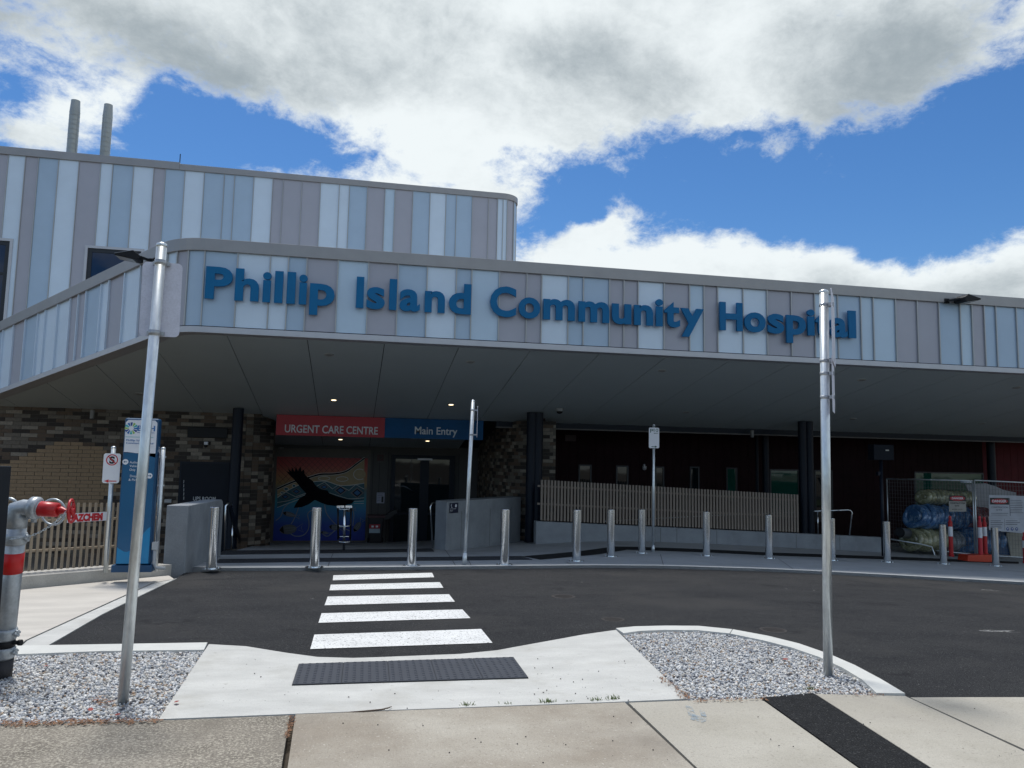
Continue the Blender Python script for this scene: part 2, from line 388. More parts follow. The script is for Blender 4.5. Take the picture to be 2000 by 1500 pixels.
# =================================================================== GROUND
o = sheet('ground', [(-150, -150), (150, -150), (150, 150), (-150, 150)], -.22, mat('earth', (.12, .10, .075), .95, 0, .2, .5, .3, 20), step=6)
asph = GP([(80, 1268), (200, 1198), (345, 1128), (360, 1117), (430, 1113.5), (640, 1113), (850, 1111), (1000, 1109.5), (1160, 1108), (1300, 1109), (1400, 1112),
           (1500, 1115), (1650, 1122), (1800, 1130), (2000, 1141)])
far_edge = asph[4:]
asphalt_poly = asph + [(16.5, 11.6), (19, 8), (19, 4.53), tuple(G(2000, 1360)[:2]), tuple(G(1785, 1360)[:2])] + \
    GP([(1765, 1358), (1640, 1290), (1500, 1250), (1360, 1230), (1204, 1234), (1080, 1256), (970, 1276), (750, 1290), (560, 1281), (400, 1264), (35, 1273)])
asphalt = sheet('driveway_asphalt', asphalt_poly, -.012, ASPH)
# zebra bars: painted thermoplastic sheets on the asphalt
for q in [[(614, 1238), (940, 1227), (962, 1254), (606, 1266)], [(628, 1196.5), (903, 1189), (919, 1206), (622, 1215)],
          [(640, 1164), (877, 1159.5), (888.5, 1174), (634, 1181)], [(646, 1141), (859, 1136), (866, 1147), (643.5, 1152)],
          [(651, 1122.7), (844, 1117.8), (848, 1126.5), (650, 1132.5)]]:
    sheet('crossing_bar', GP(q), -.006, PAINT, parent=asphalt)
# white chalky scuffs and patches on the asphalt
SCUFF = mat('asphalt_scuff', (.42, .43, .42), .9, 0, .2, 30, worn=(14, .45, .72, .75))
for (u, v, a, b) in [(1935, 1152, 34, 1.6), (1955, 1231, 50, 3.0), (1122, 1139, 5, .9), (1136, 1136, 3, .8), (1090, 1157, 3, .7), (1537, 1149, 4, .8), (336, 1171, 7, 1.2), (610, 1168, 8, .8), (1590, 1152, 3, .8), (445, 1125, 3, .8)]:
    pts = []
    for k in range(12):
        rr = random.uniform(.45, 1.1); pts.append((u+a*rr*math.cos(k*math.pi/6), v+b*rr*math.sin(k*math.pi/6)+a*.04*math.cos(k*math.pi/6)))
    sheet('chalk_mark', GP(pts), -.0075, SCUFF, parent=asphalt)
# terrace in front of the entrance (slabs with saw-cut joints)
def dense(pts, k=1): return pts
terr_back = [(19, 26), (-9, 26)]
xs_j = [-9, -4.6]
tp = far_edge+[(22, 13.5), (22, 30), (-2.5, 30), (-2.5, 13.2)]
sheet('terrace', tp, .034, CONC_T, thick=.12)
ke = [(p[0], p[1]) for p in far_edge]
ko = [(p[0], p[1]+.15) for p in far_edge]
kerb_m = mat('terrace_kerb', (.56, .57, .56), .75, 0, .06, 4, .2, 60)
sheet('terrace_kerb', ke+ko[::-1], .040, kerb_m, thick=.1)
# dark drain band across the terrace
band = GP([(1020, 1090), (1130, 1080), (1200, 1070.5), (1300, 1073), (1500, 1082), (1740, 1090), (1990, 1100), (1990, 1104), (1740, 1096), (1500, 1088), (1300, 1079.5), (1225, 1077), (1170, 1086), (1055, 1097)])
sheet('drain_band', band, .040, ASPH2)
JL = mat('slab_joint', (.10, .10, .10), .9)
for a, b in [((652, 1081), (640, 1112)), ((868, 1076), (890, 1110)), ((905, 1083), (920, 1108)), ((1105, 1101), (1120, 1109)), ((1290, 1086), (1296, 1109)), ((1520, 1094), (1550, 1116))]:
    p, q = G(*a), G(*b); n = (q-p).cross(Vector((0, 0, 1))).normalized()*.006
    sheet('slab_joint', [tuple((p-n)[:2]), tuple((q-n)[:2]), tuple((q+n)[:2]), tuple((p+n)[:2])], .0385, JL)
# crossing ramp in new white concrete
ramp_px = [(408, 1259), (480, 1263), (560, 1276), (620, 1284), (690, 1286), (750, 1284), (900, 1278), (970, 1271), (1080, 1251), (1140, 1240), (1203, 1231), (1342, 1366), (1180, 1373), (740, 1389), (310, 1406)]
ramp = sheet('crossing_ramp', GP(ramp_px), .004, CONC_W, thick=.1)
# kerbs
sheet('kerb', GP([(30, 1264), (200, 1261), (405, 1257.5), (398, 1272), (200, 1274.5), (30, 1281)]), .012, KERB, thick=.12)
oute = [(1203, 1230), (1240, 1226.5), (1300, 1225), (1365, 1225.5), (1430, 1232), (1500, 1245), (1560, 1260), (1620, 1281), (1670, 1303), (1720, 1330), (1768, 1359)]
inne = [(1218, 1240), (1250, 1235.5), (1300, 1233.5), (1362, 1234), (1425, 1240.5), (1490, 1254), (1545, 1268), (1600, 1287), (1645, 1308), (1683, 1331), (1712, 1358)]
kp = oute+inne[::-1]
for i in range(0, len(oute)-1):
    pass
k1 = oute[:5]+inne[:5][::-1]; k2 = oute[4:]+inne[4:][::-1]
def shrink(q, e=.004): return q
sheet('kerb', GP(oute[:5]+inne[:5][::-1]), .016, KERB, thick=.12)
sheet('kerb', GP([(1431.5, 1232.3)]+oute[5:]+inne[5:][::-1]+[(1426.5, 1240.8)]), .016, KERB, thick=.12)
# concrete drive at the left with its pale gutter strip
ROUGH = mat('concrete_drive', (.50, .475, .43), .85, 0, .12, 1.2, .35, 50, fine=.08, fs=130, stretch=(1, 3, 1))
sheet('concrete_drive', GP([(-60, 1161), (0, 1156), (330, 1124), (340, 1131), (298, 1138), (50, 1250), (30, 1268), (-60, 1270)]), .0, ROUGH, thick=.1)
sheet('gutter_strip', GP([(302, 1138), (341, 1131), (346, 1128.5), (200, 1198.5), (78, 1268.5), (34, 1268), (54, 1250)]), -.004, CONC_W, thick=.1)
# low kerb wall carrying the fence and the pylon
a0, KE = G(-60, 1160), G(334, 1123)
kd = (KE-a0).normalized(); kn = Vector((-kd.y, kd.x, 0)).normalized()
a0x = a0-kd*4
kerbwall = sheet('fence_kerb', [tuple(a0x[:2]), tuple(KE[:2]), tuple((KE+kn*.62)[:2]), tuple((a0x+kn*.62)[:2])], .15, mat('concrete_kerb_wall', (.42, .41, .38), .8, 0, .15, 3, .3, 40, fine=.1, fs=80), thick=.3)
bevel(kerbwall, .012)
# old footpath: separate slabs with joints
OLD1 = mat('footpath_old', (.15, .135, .112), .9, 0, .0, 2.2, 1.0, 90, col2=(.33, .30, .255), fine=.35, fs=95, spec=.2, specks=[(75, .50, .60, (.44, .41, .34), .85), (95, .60, .68, (.06, .052, .042), .8)], stain_glint=[(1.1, .48, .66, (.10, .088, .07), .65)])
OLD2 = mat('footpath_concrete', (.27, .235, .19), .85, 0, .0, 1.3, .5, 90, col2=(.43, .405, .35), fine=.14, fs=160, spec=.2, specks=[(80, .62, .70, (.17, .15, .125), .6), (70, .66, .72, (.58, .55, .49), .6)], stain_glint=[(.8, .50, .66, (.22, .195, .165), .6), (14, .62, .70, (.20, .18, .15), .45)], broom=((150, 9, 1), .4, .05))
OLD3 = mat('footpath_pale', (.35, .33, .28), .85, 0, .0, 2.0, .5, 90, col2=(.46, .44, .385), fine=.13, fs=160, spec=.2, specks=[(80, .62, .70, (.20, .18, .15), .6)], stain_glint=[(1.0, .52, .68, (.27, .25, .215), .6), (12, .64, .72, (.24, .22, .18), .45)], broom=((150, 9, 1), .4, .05))
def slab(q, m, off): return sheet('footpath_slab', GP(q), off, m, thick=.12)
slab([(-300, 1425), (0, 1414), (310, 1407.5), (566, 1397), (543, 1540), (530, 1900), (-300, 1900)], OLD1, .0)
slab([(577, 1396.5), (740, 1390.5), (1180, 1374.5), (1220, 1373), (1354, 1500), (1772, 1900), (548, 1900), (556, 1540)], OLD2, .004)
slab([(1228, 1372.5), (1345, 1368), (1485, 1364), (1675, 1499), (2236, 1900), (1784, 1900), (1362, 1500)], OLD3, .0)
slab([(1592, 1355.5), (1640, 1357), (1768, 1360), (1996, 1466), (2925, 1900), (2460, 1900), (1817, 1499)], OLD3, .002)
slab([(1778, 1361.5), (2000, 1361), (2700, 1361), (2700, 1785), (2004, 1464)], OLD3, -.002)
sheet('asphalt_patch', GP([(1487, 1363.5), (1588, 1354.5), (1814, 1499), (2454, 1900), (2240, 1900), (1678, 1499)]), .004, ASPH2, thick=.1)
sheet('verge', [(-6, -30), (12, -30), (12, 4.9), (-6, 4.9)], -.06, mat('joint_soil', (.055, .045, .032), .95, 0, .3, 10, .5, 60))
# faded blue utility paint on the slab
BP = mat('marking_blue', (.25, .34, .42), .8, 0, .1, 20, worn=(25, .42, .62, .6))
for q in [[(1338, 1378), (1352, 1382), (1362, 1404), (1345, 1398)], [(1352, 1396), (1380, 1404), (1378, 1414), (1348, 1406)], [(1366, 1388), (1376, 1391), (1381, 1402), (1369, 1399)]]:
    sheet('blue_marking', GP(q), .0045, BP)
# street behind the camera
sheet('street', [(-150, -14), (150, -14), (150, -6), (-150, -6)], -.1, ASPH, step=5)
sheet('verge', [(-150, -5.8), (150, -5.8), (150, -.8), (-150, -.8)], -.1, mat('verge_grass', (.06, .085, .03), .95, 0, .3, 3, .6, 60), step=5)

# tactile mats -----------------------------------------------------------------
def tactile(quad, nx, ny_, dn, dm, off, label, m=TACT, dome=True, rad=.0125, name='tactile_tile', gap=.004):
    """quad: near-left, near-right, far-right, far-left in plan; nx tiles, each with dn x dm studs"""
    A, B, C, D = [Vector((p[0], p[1], 0)) for p in quad]
    t = thing('tactile_paving', label, 'tactile paving', (A.x, A.y, g(A.x, A.y)))
    def at(s, q): return (A*(1-s)+B*s)*(1-q)+(D*(1-s)+C*s)*q
    e = gap/2/max((B-A).length, .01)
    for i in range(nx):
        mb = MB(); s0, s1 = i/nx+e, (i+1)/nx-e
        cs = [at(s0, 0), at(s1, 0), at(s1, 1), at(s0, 1)]
        z = [g(c.x, c.y)+off for c in cs]
        mb.prism([(c.x, c.y, zz) for c, zz in zip(cs, z)], (0, 0, .006))
        ed = [at(s0, .985), at(s1, .985), at(s1, 1), at(s0, 1)]
        for a in range(dn):
            for b in range(dm):
                c = at(s0+(s1-s0)*(a+.5)/dn, (b+.5)/dm); zz = g(c.x, c.y)+off+.006
                n = 8
                if dome:
                    lo = [(c.x+rad*math.cos(2*math.pi*k/n), c.y+rad*math.sin(2*math.pi*k/n), zz) for k in range(n)]
                    hi = [(c.x+rad*.62*math.cos(2*math.pi*k/n), c.y+rad*.62*math.sin(2*math.pi*k/n), zz+.005) for k in range(n)]
                    mb.add(lo+hi, [(k, (k+1) % n, n+(k+1) % n, n+k) for k in range(n)]+[list(range(n, 2*n))])
                else:
                    p0 = at(s0+(s1-s0)*(a+.5)/dn, .12); p1 = at(s0+(s1-s0)*(a+.5)/dn, .88)
                    mb.bar((p0.x, p0.y, g(p0.x, p0.y)+off+.008), (p1.x, p1.y, g(p1.x, p1.y)+off+.008), (B-A).length/nx/dn*.5, .01)
        mb.build(name, m, t)
    MB().prism([(c.x, c.y, g(c.x, c.y)+off-.003) for c in (at(0, 0), at(1, 0), at(1, 1), at(0, 1))], (0, 0, .005)).build('backing', BLACK, t)
    return t
qd = [G(570, 1340.5), G(1032, 1326.5), G(1003, 1286.5), G(583, 1300)]
tactile(qd, 5, 1, 6, 12, .008, 'near studded mat of five dark blue-grey tiles set in the white ramp')
T2 = mat('tactile_dark', (.03, .034, .042), .6, 0, .15, 10)
tactile([G(420, 1104), G(1040, 1097), G(1018, 1090), (G(428, 1096.5))], 24, 1, 4, 2, .038, 'long dark studded strip just behind the entrance bollards', T2, rad=.03)
tactile([G(418, 1087.5), G(848, 1080.5), G(843, 1074.5), (G(440, 1079))], 20, 1, 4, 2, .038, 'shorter dark studded strip nearest the entrance doors', T2, rad=.03)

# gravel beds: every stone is real geometry
def gravel(poly_px, name, n, base_off, r0_=.008, r1_=.017, dark=0.0, mound=.02):
    poly = GP(poly_px); xs = [p[0] for p in poly]; ys = [p[1] for p in poly]
    def inside(x, y):
        c = False; j = len(poly)-1
        for i in range(len(poly)):
            xi, yi = poly[i]; xj, yj = poly[j]
            if (yi > y) != (yj > y) and x < (xj-xi)*(y-yi)/(yj-yi)+xi: c = not c
            j = i
        return c
    t = (1+5**.5)/2
    iv = np.array([(-1, t, 0), (1, t, 0), (-1, -t, 0), (1, -t, 0), (0, -1, t), (0, 1, t), (0, -1, -t), (0, 1, -t), (t, 0, -1), (t, 0, 1), (-t, 0, -1), (-t, 0, 1)])/1.9
    fa = np.array([(0, 11, 5), (0, 5, 1), (0, 1, 7), (0, 7, 10), (0, 10, 11), (1, 5, 9), (5, 11, 4), (11, 10, 2), (10, 7, 6), (7, 1, 8), (3, 9, 4), (3, 4, 2), (3, 2, 6), (3, 6, 8), (3, 8, 9), (4, 9, 5), (2, 4, 11), (6, 2, 10), (8, 6, 7), (9, 8, 1)])
    V = []; C = []; k = 0
    pal = [(.56, .57, .57), (.40, .42, .44), (.48, .46, .42), (.28, .30, .33), (.68, .68, .66), (.17, .18, .21), (.38, .29, .21), (.52, .50, .46), (.08, .085, .10), (.30, .20, .13)]
    wt = np.array([.22, .20, .12, .12, .10, .07, .045, .08, .035, .01]); wt /= wt.sum()
    while k < n:
        x = random.uniform(min(xs), max(xs)); y = random.uniform(min(ys), max(ys))
        if not inside(x, y): continue
        r = random.uniform(r0_, r1_)*(1.25 if random.random() < .08 else 1)
        M = np.linalg.qr(np.random.randn(3, 3))[0]
        sc_ = np.array([1.25, .95, .7])*np.random.uniform(.75, 1.15, 3)
        v = (iv*np.random.uniform(.82, 1.15, (12, 1))*sc_*r)@M.T
        h = g(x, y)+base_off+random.uniform(0, 1)**2*mound
        V.append(v+np.array([x, y, h])); c = np.array(pal[np.random.choice(len(pal), p=wt)])*random.uniform(.75, 1.12); C.append(np.append(np.clip(c*1.1, 0, .85), 1)); k += 1
    V = np.concatenate(V); nf = 20*n
    me = bpy.data.meshes.new(name); me.vertices.add(len(V)); me.vertices.foreach_set('co', V.ravel())
    idx = (fa[None]+12*np.arange(n)[:, None, None]).reshape(-1)
    me.loops.add(nf*3); me.loops.foreach_set('vertex_index', idx)
    me.polygons.add(nf); me.polygons.foreach_set('loop_start', np.arange(nf)*3); me.polygons.foreach_set('loop_total', np.full(nf, 3))
    me.update(calc_edges=True)
    at = me.color_attributes.new('stone_colour', 'FLOAT_COLOR', 'POINT'); at.data.foreach_set('color', np.repeat(np.array(C), 12, 0).ravel())
    m = bpy.data.materials.get('pebble') or bpy.data.materials.new('pebble'); m.use_nodes = True
    b = m.node_tree.nodes['Principled BSDF']; b.inputs['Roughness'].default_value = .65
    if not any(x.type == 'ATTRIBUTE' for x in m.node_tree.nodes):
        an = m.node_tree.nodes.new('ShaderNodeAttribute'); an.attribute_name = 'stone_colour'; m.node_tree.links.new(an.outputs['Color'], b.inputs['Base Color'])
    me.materials.append(m)
    o = link(name, me); o['kind'] = 'stuff'; return o
gl = [(-80, 1290), (0, 1283), (35, 1280), (200, 1273), (399, 1271), (404, 1264), (308, 1407), (0, 1416), (-80, 1420)]
gr_ = inne+[(1600, 1357), (1500, 1364), (1345, 1369), (1340, 1364)]
sheet('gravel_bed', GP(gl), -.03, mat('gravel_soil', (.10, .09, .075), .95, 0, .3, 20), step=.4)
sheet('gravel_bed', GP(gr_), -.03, MATS['gravel_soil'], step=.4)
gravel(gl, 'gravel', 24000, -.022, .0062, .0135)
gravel(gr_, 'gravel', 28000, -.022, .006, .0125)

# dead leaves, dirt crumbs and grass tufts in the joints
LEAF = mat('dead_leaf', (.20, .10, .05), .8, 0, .3, 30); LEAF2 = mat('dead_leaf_red', (.25, .04, .03), .7)
mb = MB()
def scatter(mb, line, n, spread, size):
    for _ in range(n):
        i = random.randrange(len(line)-1); s = random.random()
        u = line[i][0]*(1-s)+line[i+1][0]*s+random.gauss(0, spread); v = line[i][1]*(1-s)+line[i+1][1]*s+random.gauss(0, spread*.35)
        p = G(u, v, .01); a = random.uniform(0, 6.28); r = size*random.uniform(.4, 1.3)
        dx = Vector((math.cos(a), math.sin(a), random.uniform(-.3, .5)))*r; dy = Vector((-math.sin(a), math.cos(a), random.uniform(-.3, .3)))*r*.35
        mb.add([p-dx, p+dy, p+dx, p-dy], [(0, 1, 2, 3)])
scatter(mb, [(0, 1413), (150, 1410), (310, 1405)], 420, 9, .014)
scatter(mb, [(210, 1372), (190, 1366)], 60, 12, .014)
scatter(mb, [(1290, 1320), (1345, 1366)], 140, 6, .012); scatter(mb, [(1345, 1367), (1500, 1364)], 90, 6, .012)
scatter(mb, [(1580, 1345), (1640, 1353), (1720, 1357)], 80, 8, .012); scatter(mb, [(572, 1397), (560, 1440)], 110, 3, .01)
lf = mb.build('leaf_litter', LEAF); lf['kind'] = 'stuff'
mb = MB()
for (u, v) in [(188, 1366), (214, 1370), (177, 1385), (90, 1300), (345, 1370), (1534, 1287), (230, 1395)]:
    p = G(u, v, .02); a = random.uniform(0, 6); dx = Vector((math.cos(a), math.sin(a), .1))*.025; dy = Vector((-math.sin(a), math.cos(a), .2))*.014
    mb.add([p-dx, p-dx*.3+dy, p+dx*.5+dy*.8, p+dx, p+dx*.3-dy, p-dx*.5-dy*.9], [(0, 1, 2, 3, 4, 5)])
ll = mb.build('fallen_leaves', LEAF2); ll['kind'] = 'stuff'
GRASS = mat('grass_blade', (.13, .17, .06), .8, 0, .3, 30)
def tuft(u, v, n, h, label, name='grass_tuft'):
    p = G(u, v, 0); mb = MB()
    for _ in range(n):
        a = random.uniform(0, 6.28); l = h*random.uniform(.5, 1.2); q = p+Vector((random.gauss(0, .025), random.gauss(0, .006), 0))
        dr = Vector((math.cos(a)*random.uniform(.2, 1.0), math.sin(a)*.5, 1)).normalized(); wd = Vector((.0022, 0, 0))
        mid = q+dr*l*.6; tip = mid+(dr+Vector((dr.x, dr.y, -.8))).normalized()*l*.5
        mb.add([q-wd, q+wd, mid+wd*.7, mid-wd*.7, tip], [(0, 1, 2, 3), (3, 2, 4)])
    o = mb.build(name, GRASS); tag(o, label, 'grass tuft'); return o
tuft(1068, 1373, 46, .035, 'thickest little grass tuft in the joint at the foot of the ramp')
tuft(912, 1379, 22, .04, 'wispy grass tuft in the ramp joint below the tactile mat')
tuft(992, 1376, 10, .03, 'sparse few-bladed grass tuft in the ramp joint')
tuft(1166, 1369, 26, .035, 'grass tuft in the ramp joint, left of the rightmost tuft')
tuft(1196, 1367, 30, .045, 'rightmost grass tuft in the ramp joint near the old slab crack')
tuft(1582, 1347, 24, .03, 'dry grass tuft at the top of the black asphalt strip')
tuft(1112, 1371, 8, .02, 'tiny grass tuft right of the thickest one in the ramp joint')
mb = MB()
for _ in range(90):
    u = random.uniform(430, 1300); v = random.uniform(1285, 1372)
    if 560 < u < 1040 and 1283 < v < 1345: continue
    p = G(u, v, .008); r = random.choice([.002, .003, .005]); mb.lathe(p, [(0, r), (r*.8, r*.7), (r*.9, .0005)], 6)
for _ in range(70):
    u = random.uniform(560, 2000); v = random.uniform(1380, 1490)
    p = G(u, v, .006); r = random.choice([.0015, .002, .004]); mb.lathe(p, [(0, r), (r*.8, r*.7), (r*.9, .0005)], 6)
o = mb.build('asphalt_crumbs', DOT); o['kind'] = 'stuff'
tw = MB().tube([G(740, 1386, .006), G(757, 1383, .02), G(765, 1380, .012)], [.002, .004, .002], 6).tube([G(672, 1391, .005), G(710, 1389, .009), G(752, 1385, .012)], [.001, .004, .004], 6)
tag(tw.build('twig', mat('twig', (.10, .07, .05), .8)), 'short grey twig lying along the lower edge of the ramp', 'twig')
# access covers in the asphalt
IRON = mat('cast_iron', (.034, .031, .030), .85, .0, .3, 20, .4, 120)
def cover(u, v, r, label):
    p = G(u, v); c = Vector((p.x, p.y, g(p.x, p.y)-.010)); t = thing('access_cover', label, 'access cover', c)
    nx_ = .036
    MB().lathe(c, [(0, r), (.003, r), (.003, r*.86), (.0, r*.86)], 28).build('frame', IRON, t)
    m = MB().lathe(c, [(.0, r*.84), (.0025, r*.84), (.0025, .001)], 28)
    for k in range(-4, 5):
        hw = math.sqrt(max(0, (r*.75)**2-(k*r*.17)**2)); m.box((c.x-hw, c.y+k*r*.17-.006, c.z+.002), (c.x+hw, c.y+k*r*.17+.006, c.z+.0045))
    m.build('lid', IRON, t)
cover(1197, 1208, .12, 'round iron cover in the asphalt nearest the white ramp')
cover(1100, 1163.5, .15, 'round iron cover in the asphalt beyond the zebra crossing')
cover(1510, 1228.5, .13, 'round iron cover in the asphalt near the gravel island')

# =================================================================== BUILDING
bld = thing('hospital_building', 'low hospital building with striped blue, white and taupe panels and a deep entrance canopy', 'building', (0, 21.6, -.9))
SL = .180; ZF = 3.655; ZT = 5.44                 # soffit falls towards the doors
def zs(y): return ZF-SL*(y-15)
# path of the canopy edge: straight front, rounded corner, left wing running back
XC = PY(397, 560, 15).x
dl = ray(0, 770); t_ = (ZF+SL*15-EZ)/(dl.z+SL*dl.y); LP = dl*t_
Rr = 1.15
def arc_end(alpha): return Vector((XC-Rr*math.sin(alpha), 15+Rr*(1-math.cos(alpha)), 0))
alpha = R(45)
for _ in range(30):
    e = arc_end(alpha); alpha = math.atan2(LP.y-e.y, -(LP.x-e.x))
AL = Rr*alpha; AE_ = arc_end(alpha); DL = Vector((-math.cos(alpha), math.sin(alpha), 0))
def pos(s):
    if s >= 0: return Vector((XC+s, 15, 0)), Vector((0, -1, 0))
    q = -s
    if q < AL:
        a = q/Rr; return Vector((XC-Rr*math.sin(a), 15+Rr*(1-math.cos(a)), 0)), Vector((-math.sin(a), -math.cos(a), 0))
    return AE_+DL*(q-AL), Vector((-math.sin(alpha), -math.cos(alpha), 0))
def s_at(u):
    lo, hi = -18.0, 40.0
    for _ in range(50):
        m = (lo+hi)/2; p, n = pos(m); z = (ZT+ZF)/2-SL*(p.y-15)
        if proj((p.x, p.y, z))[0] < u: lo = m
        else: hi = m
    return m
def strip(mb, s0, s1, o0, o1, zb, zt, step=.12):
    """solid strip along the canopy edge between offsets o0 (inner) and o1 (outer)"""
    cuts = [s0, s1]
    a, b = max(s0, -AL), min(s1, 0)
    if a < b:
        k = a
        while k < b-1e-4: cuts.append(k); k += step
        cuts.append(b)
    cuts = sorted(set(round(c, 5) for c in cuts))
    rows = []
    for s in cuts:
        p, n = pos(s); dz = -SL*(p.y-15)
        rows.append([p+n*o0+Vector((0, 0, zb+dz)), p+n*o1+Vector((0, 0, zb+dz)), p+n*o1+Vector((0, 0, zt+dz)), p+n*o0+Vector((0, 0, zt+dz))])
    o = len(mb.v)
    for r in rows: mb.v += [tuple(x) for x in r]
    for i in range(len(rows)-1):
        for k in range(4):
            k2 = (k+1) % 4; mb.f.append([o+i*4+k, o+i*4+k2, o+(i+1)*4+k2, o+(i+1)*4+k]); mb.sm.append(False); mb.mi.append(mb.cur)
    mb.f.append([o, o+1, o+2, o+3]); mb.sm.append(False); mb.mi.append(mb.cur)
    e = o+(len(rows)-1)*4; mb.f.append([e+3, e+2, e+1, e]); mb.sm.append(False); mb.mi.append(mb.cur)
    return mb
S_END = 34.0; S_BEG = -16.0
fas = strip(MB(), S_BEG, S_END, -.30, -.02, ZF+.06, ZT-.05).build('canopy_fascia', JOINT, bld)
CAPZ = .235
col = {'W': W_, 'B': B_, 'L': L_, 'T': T_}
jf = [(397, 'B'), (461.6, 'W'), (525.5, 'W'), (561, 'B'), (597, 'T'), (658, 'L'), (718, 'T'), (776, 'B'), (833, 'W'), (890, 'B'), (920, 'L'), (974, 'T'), (1027.7, 'T'), (1057, 'W'),
      (1109, 'B'), (1138.5, 'B'), (1189.5, 'T'), (1217.5, 'T'), (1245.6, 'W'), (1296, 'T'), (1346, 'L'), (1374, 'T'), (1401, 'W'), (1450.5, 'W'), (1497.5, 'T'), (1544.6, 'T'),
      (1590.5, 'L'), (1635.5, 'B'), (1680.6, 'L'), (1705, 'L'), (1748.6, 'T'), (1791, 'T'), (1833.5, 'B'), (1875, 'L'), (1898, 'T'), (1922, 'B'), (1945, 'B'), (1985, 'B')]
jl = [(-30, 'B'), (3.7, 'W'), (24.5, 'T'), (47.5, 'B'), (72, 'W'), (86.7, 'W'), (110.7, 'W'), (135.5, 'T'), (151.5, 'T'), (166.7, 'B'), (196, 'W'), (211.5, 'T'), (242, 'W'), (273, 'T'), (296, 'L'), (325, 'W'), (344, 'T'), (365.5, 'B')]
edges = [(s_at(u), c) for u, c in jl+jf]
s = edges[0][0]
pre = []
pat = 'TWBTWWLTBW'; k = 0
while s > S_BEG+.7:
    s -= .6 if k % 3 else .3; pre.append((s, pat[k % 10])); k += 1
edges = pre[::-1]+edges; s = edges[-1][0]; k = 0
while s < S_END-.7:
    s += .6 if k % 3 else .3; edges.append((s, pat[k % 10])); k += 1
for i in range(len(edges)-1):
    s0, c = edges[i]; s1 = edges[i+1][0]
    strip(MB(), s0+.012, s1-.012, -.02, random.uniform(-.002, .002), ZF+.135, ZT-CAPZ+.01).build('panel', col[c], fas)
    strip(MB(), s0-.011, s0+.011, -.02, .038, ZF+.13, ZT-CAPZ+.01).build('rib', RIB if s0 > -1 else W_, fas)
cap = strip(MB(), S_BEG, S_END, -.45, .055, ZT-CAPZ, ZT).build('parapet_cap', CAP, bld); bevel(cap, .008)
trim = strip(MB(), S_BEG, S_END, -.28, .045, ZF, ZF+.115).build('bottom_trim', CAP2, bld); bevel(trim, .006)
# soffit: one sloping plane of long panels
def soff_clip(x0, x1, y1):
    """polygon in plan of a soffit panel between x0 and x1, trimmed to the canopy edge"""
    bm = bmesh.new()
    pts = []
    s = -12.9
    outline = [pos(sv)[0]+pos(sv)[1]*-.02 for sv in [-15.9, -AL]+[-AL*(1-k/8) for k in range(1, 9)]+[S_END-.3]]
    pts = [(p.x, p.y) for p in outline]+[(outline[-1].x, y1), (outline[0].x-3, y1), (outline[0].x-3, outline[0].y)]
    bm.faces.new([bm.verts.new((a, b, 0)) for a, b in pts])
    for X, n in ((x0, -1), (x1, 1)):
        bmesh.ops.bisect_plane(bm, geom=bm.verts[:]+bm.edges[:]+bm.faces[:], plane_co=(X, 0, 0), plane_no=(n, 0, 0), clear_outer=True)
    bmesh.ops.bisect_plane(bm, geom=bm.verts[:]+bm.edges[:]+bm.faces[:], plane_co=(0, y1, 0), plane_no=(0, 1, 0), clear_outer=True)
    r = [[(v.co.x, v.co.y) for v in f.verts] for f in bm.faces]; bm.free(); return r
sof = MB()
for poly in soff_clip(-15, 30, 21.58): sof.prism([(x, y, zs(y)+.075) for x, y in poly], (0, 0, .05))
soffit = sof.build('canopy_soffit', JOINT, bld)
for k in range(-7, 21):
    x0, x1 = -2.42+1.48*k+.007, -2.42+1.48*(k+1)-.007
    y1 = 21.58 if not (-2.0 < (x0+x1)/2 < 4.2) else 25.9
    for poly in soff_clip(x0, x1, y1):
        if len(poly) >= 3:
            MB().prism([(x, y, zs(y)+.045) for x, y in poly], (0, 0, .02)).build('soffit_panel', SOFF, soffit)
MB().prism([(-2.5, 21.6, zs(21.6)+.08), (6, 21.6, zs(21.6)+.08), (6, 26, zs(26)+.08), (-2.5, 26, zs(26)+.08)], (0, 0, .1)).build('recess_ceiling', JOINT, bld)
# canopy roof deck
rf = MB()
for poly in soff_clip(-15, 30, 25.3): rf.prism([(x, y, zs(y)+ZT-ZF-.4) for x, y in poly], (0, 0, .05))
rf.build('canopy_roof', mat('roof_metal', (.4, .4, .4), .5, .3), bld)

# upper storey -------------------------------------------------------------
UY = 25.5; UT = PY(300, 316.5, UY).z; UB = 2.3
uw = MB().box((-24, UY+.02, UB), (PY(1009, 400, UY).x-.5, 45, UT-.1)).build('upper_wall', JOINT, bld)
XE = PY(1012, 430, UY).x; UR = .55
ju = [(0, 'W'), (34, 'T'), (60, 'B'), (99.6, 'W'), (140, 'T'), (183, 'W'), (207, 'B'), (248, 'W'), (288, 'T'), (311, 'B'), (349.5, 'W'), (388, 'B'), (427.6, 'B'), (448, 'B'), (486, 'W'), (523.5, 'T'), (544, 'T'),
      (581, 'T'), (618, 'W'), (655, 'W'), (675, 'B'), (710.5, 'T'), (745.5, 'L'), (765, 'T'), (800.6, 'B'), (834.6, 'W'), (866, 'B'), (886.6, 'B'), (918, 'T'), (950, 'T'), (968, 'W'), (987, 'T')]
def uX(u):
    lo, hi = -30, 20
    for _ in range(40):
        m = (lo+hi)/2
        if proj((m, UY, 7.2))[0] < u: lo = m
        else: hi = m
    return m
ue = [(uX(u), c) for u, c in ju]
x = ue[0][0]; pre = []; k = 0
while x > -23: x -= .6 if k % 3 else .3; pre.append((x, pat[k % 10])); k += 1
ue = pre[::-1]+ue+[(XE-UR, 'T')]
wins = []
